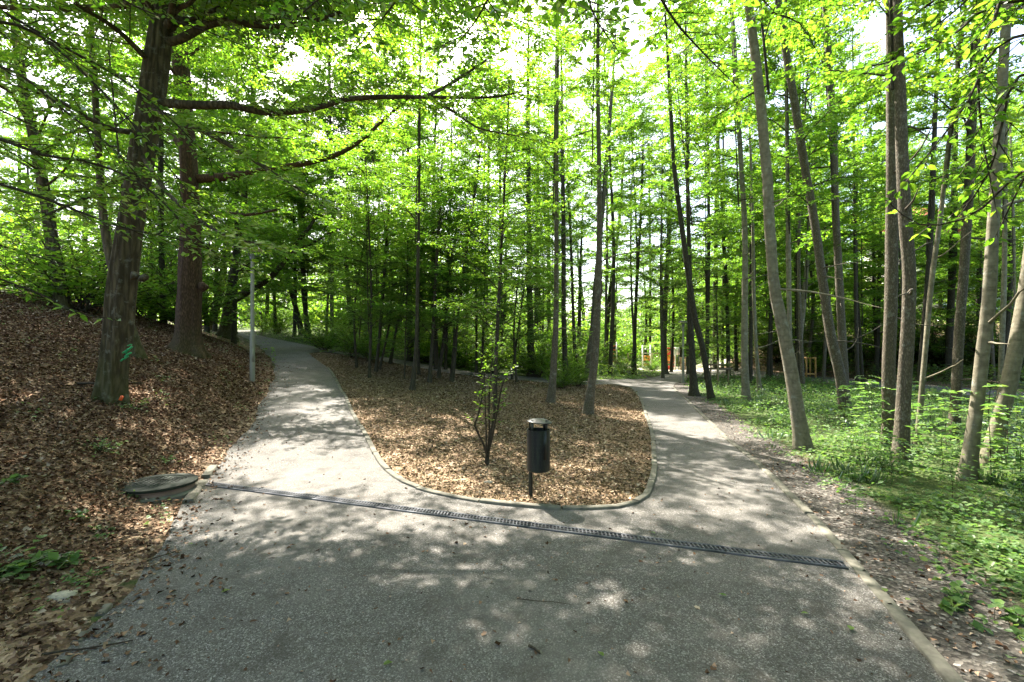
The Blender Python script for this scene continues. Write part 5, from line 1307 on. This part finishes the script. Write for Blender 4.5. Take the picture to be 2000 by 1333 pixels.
twig('short dark stick on the gravel in the foreground', 1033, 1270, .10, -1.0, .009); twig('long thin stick on the gravel in the middle', 1010, 1177, .38, .1, .004)
twig('pale stick at the left gravel edge', 275, 1105, .3, 1.1, .006); twig('dry branch on the dirt strip', 1800, 1040, .5, -.7, .008); twig('dark branch on the bank left of the big hornbeam', 150, 752, 1.1, .05, .02)
twig('fallen stick in the lower left corner', 60, 1290, .5, .4, .008); twig('thin branch lying on the island behind the bin', 1100, 800, .7, .1, .01)
def green_leaf(label, px, py, s, a):
    b = ray(px, py); n = 1
    D = np.array([[math.cos(a), math.sin(a), .1]]); D = unit(D); Nn = UP[None] + .2; Nn = unit(Nn - D * (Nn * D).sum(1)[:, None])
    me = leaf_mesh('fallen_leaf', np.zeros((1, 3)), D, Nn, np.array([s]), np.array([.75]), G_HERB, rng, True, rnd=np.array([.9]))
    o = link('fallen_leaf', me, None, b + np.array([0, 0, .026])); tag(o, label, 'leaf', 'green leaves fallen on the path')
for a in [('green leaf fallen left of bottom centre', 748, 1308, .055, .4), ('yellowish leaf at the lower right of the gravel', 1178, 1292, .05, 2), ('green leaf on the gravel near the bottom right', 1662, 1240, .055, 1), ('yellow leaf on the gravel right of centre', 1580, 1208, .05, 3),
          ('narrow yellow leaf on the left gravel', 432, 1165, .06, .8), ('green leaf near the left gravel edge', 366, 1069, .05, 0), ('green leaf lying on the drain', 1280, 1048, .06, 2.2), ('pale leaf on the gravel below the drain', 1420, 1172, .06, 2.6),
          ('green leaf on the dirt beside the kerb', 1730, 1164, .06, 1.2), ('yellow leaf on the dirt strip', 1770, 1180, .045, .3)]: green_leaf(*a)

# ------------------------------------------------------------------ camera, light, world
cam = bpy.data.cameras.new('camera'); co = bpy.data.objects.new('camera', cam); C.objects.link(co)
co.location = (0, 0, EYE); co.rotation_euler = (math.radians(90), 0, 0)
cam.sensor_width = 36; cam.lens = 36 * F / 2000; cam.shift_y = (HY - 666.5) / 2000; cam.clip_start = .05; cam.clip_end = 2000
scene.camera = co
EL, AZ = math.radians(52), math.radians(-24)
w = bpy.data.worlds.new('World'); scene.world = w; w.use_nodes = True; nt = w.node_tree
bg = nt.nodes['Background']; sky = nt.nodes.new('ShaderNodeTexSky'); sky.sky_type = 'NISHITA'; sky.sun_disc = False
sky.sun_elevation = EL; sky.sun_rotation = AZ; sky.air_density = 1.0; sky.dust_density = 4.0; sky.ozone_density = .4
nt.links.new(sky.outputs[0], bg.inputs[0]); bg.inputs[1].default_value = .125
sl = bpy.data.lights.new('sun', 'SUN'); sl.energy = 5.0; sl.angle = math.radians(.45); sl.color = (1, .94, .86)
so = bpy.data.objects.new('sun', sl); C.objects.link(so)
d = Vector((math.sin(AZ) * math.cos(EL), math.cos(AZ) * math.cos(EL), math.sin(EL)))
so.rotation_euler = (-d).to_track_quat('-Z', 'Y').to_euler(); so.location = d * 60
vs = scene.view_settings; vs.view_transform = 'Standard'; vs.look = 'None'; vs.exposure = 2.55; vs.gamma = 1; vs.use_curve_mapping = False
cy = scene.cycles
cy.max_bounces = 10; cy.diffuse_bounces = 5; cy.transmission_bounces = 7; cy.glossy_bounces = 3; cy.transparent_max_bounces = 4
cy.caustics_reflective = False; cy.caustics_refractive = False; cy.sample_clamp_indirect = 6
cy.use_denoising = True
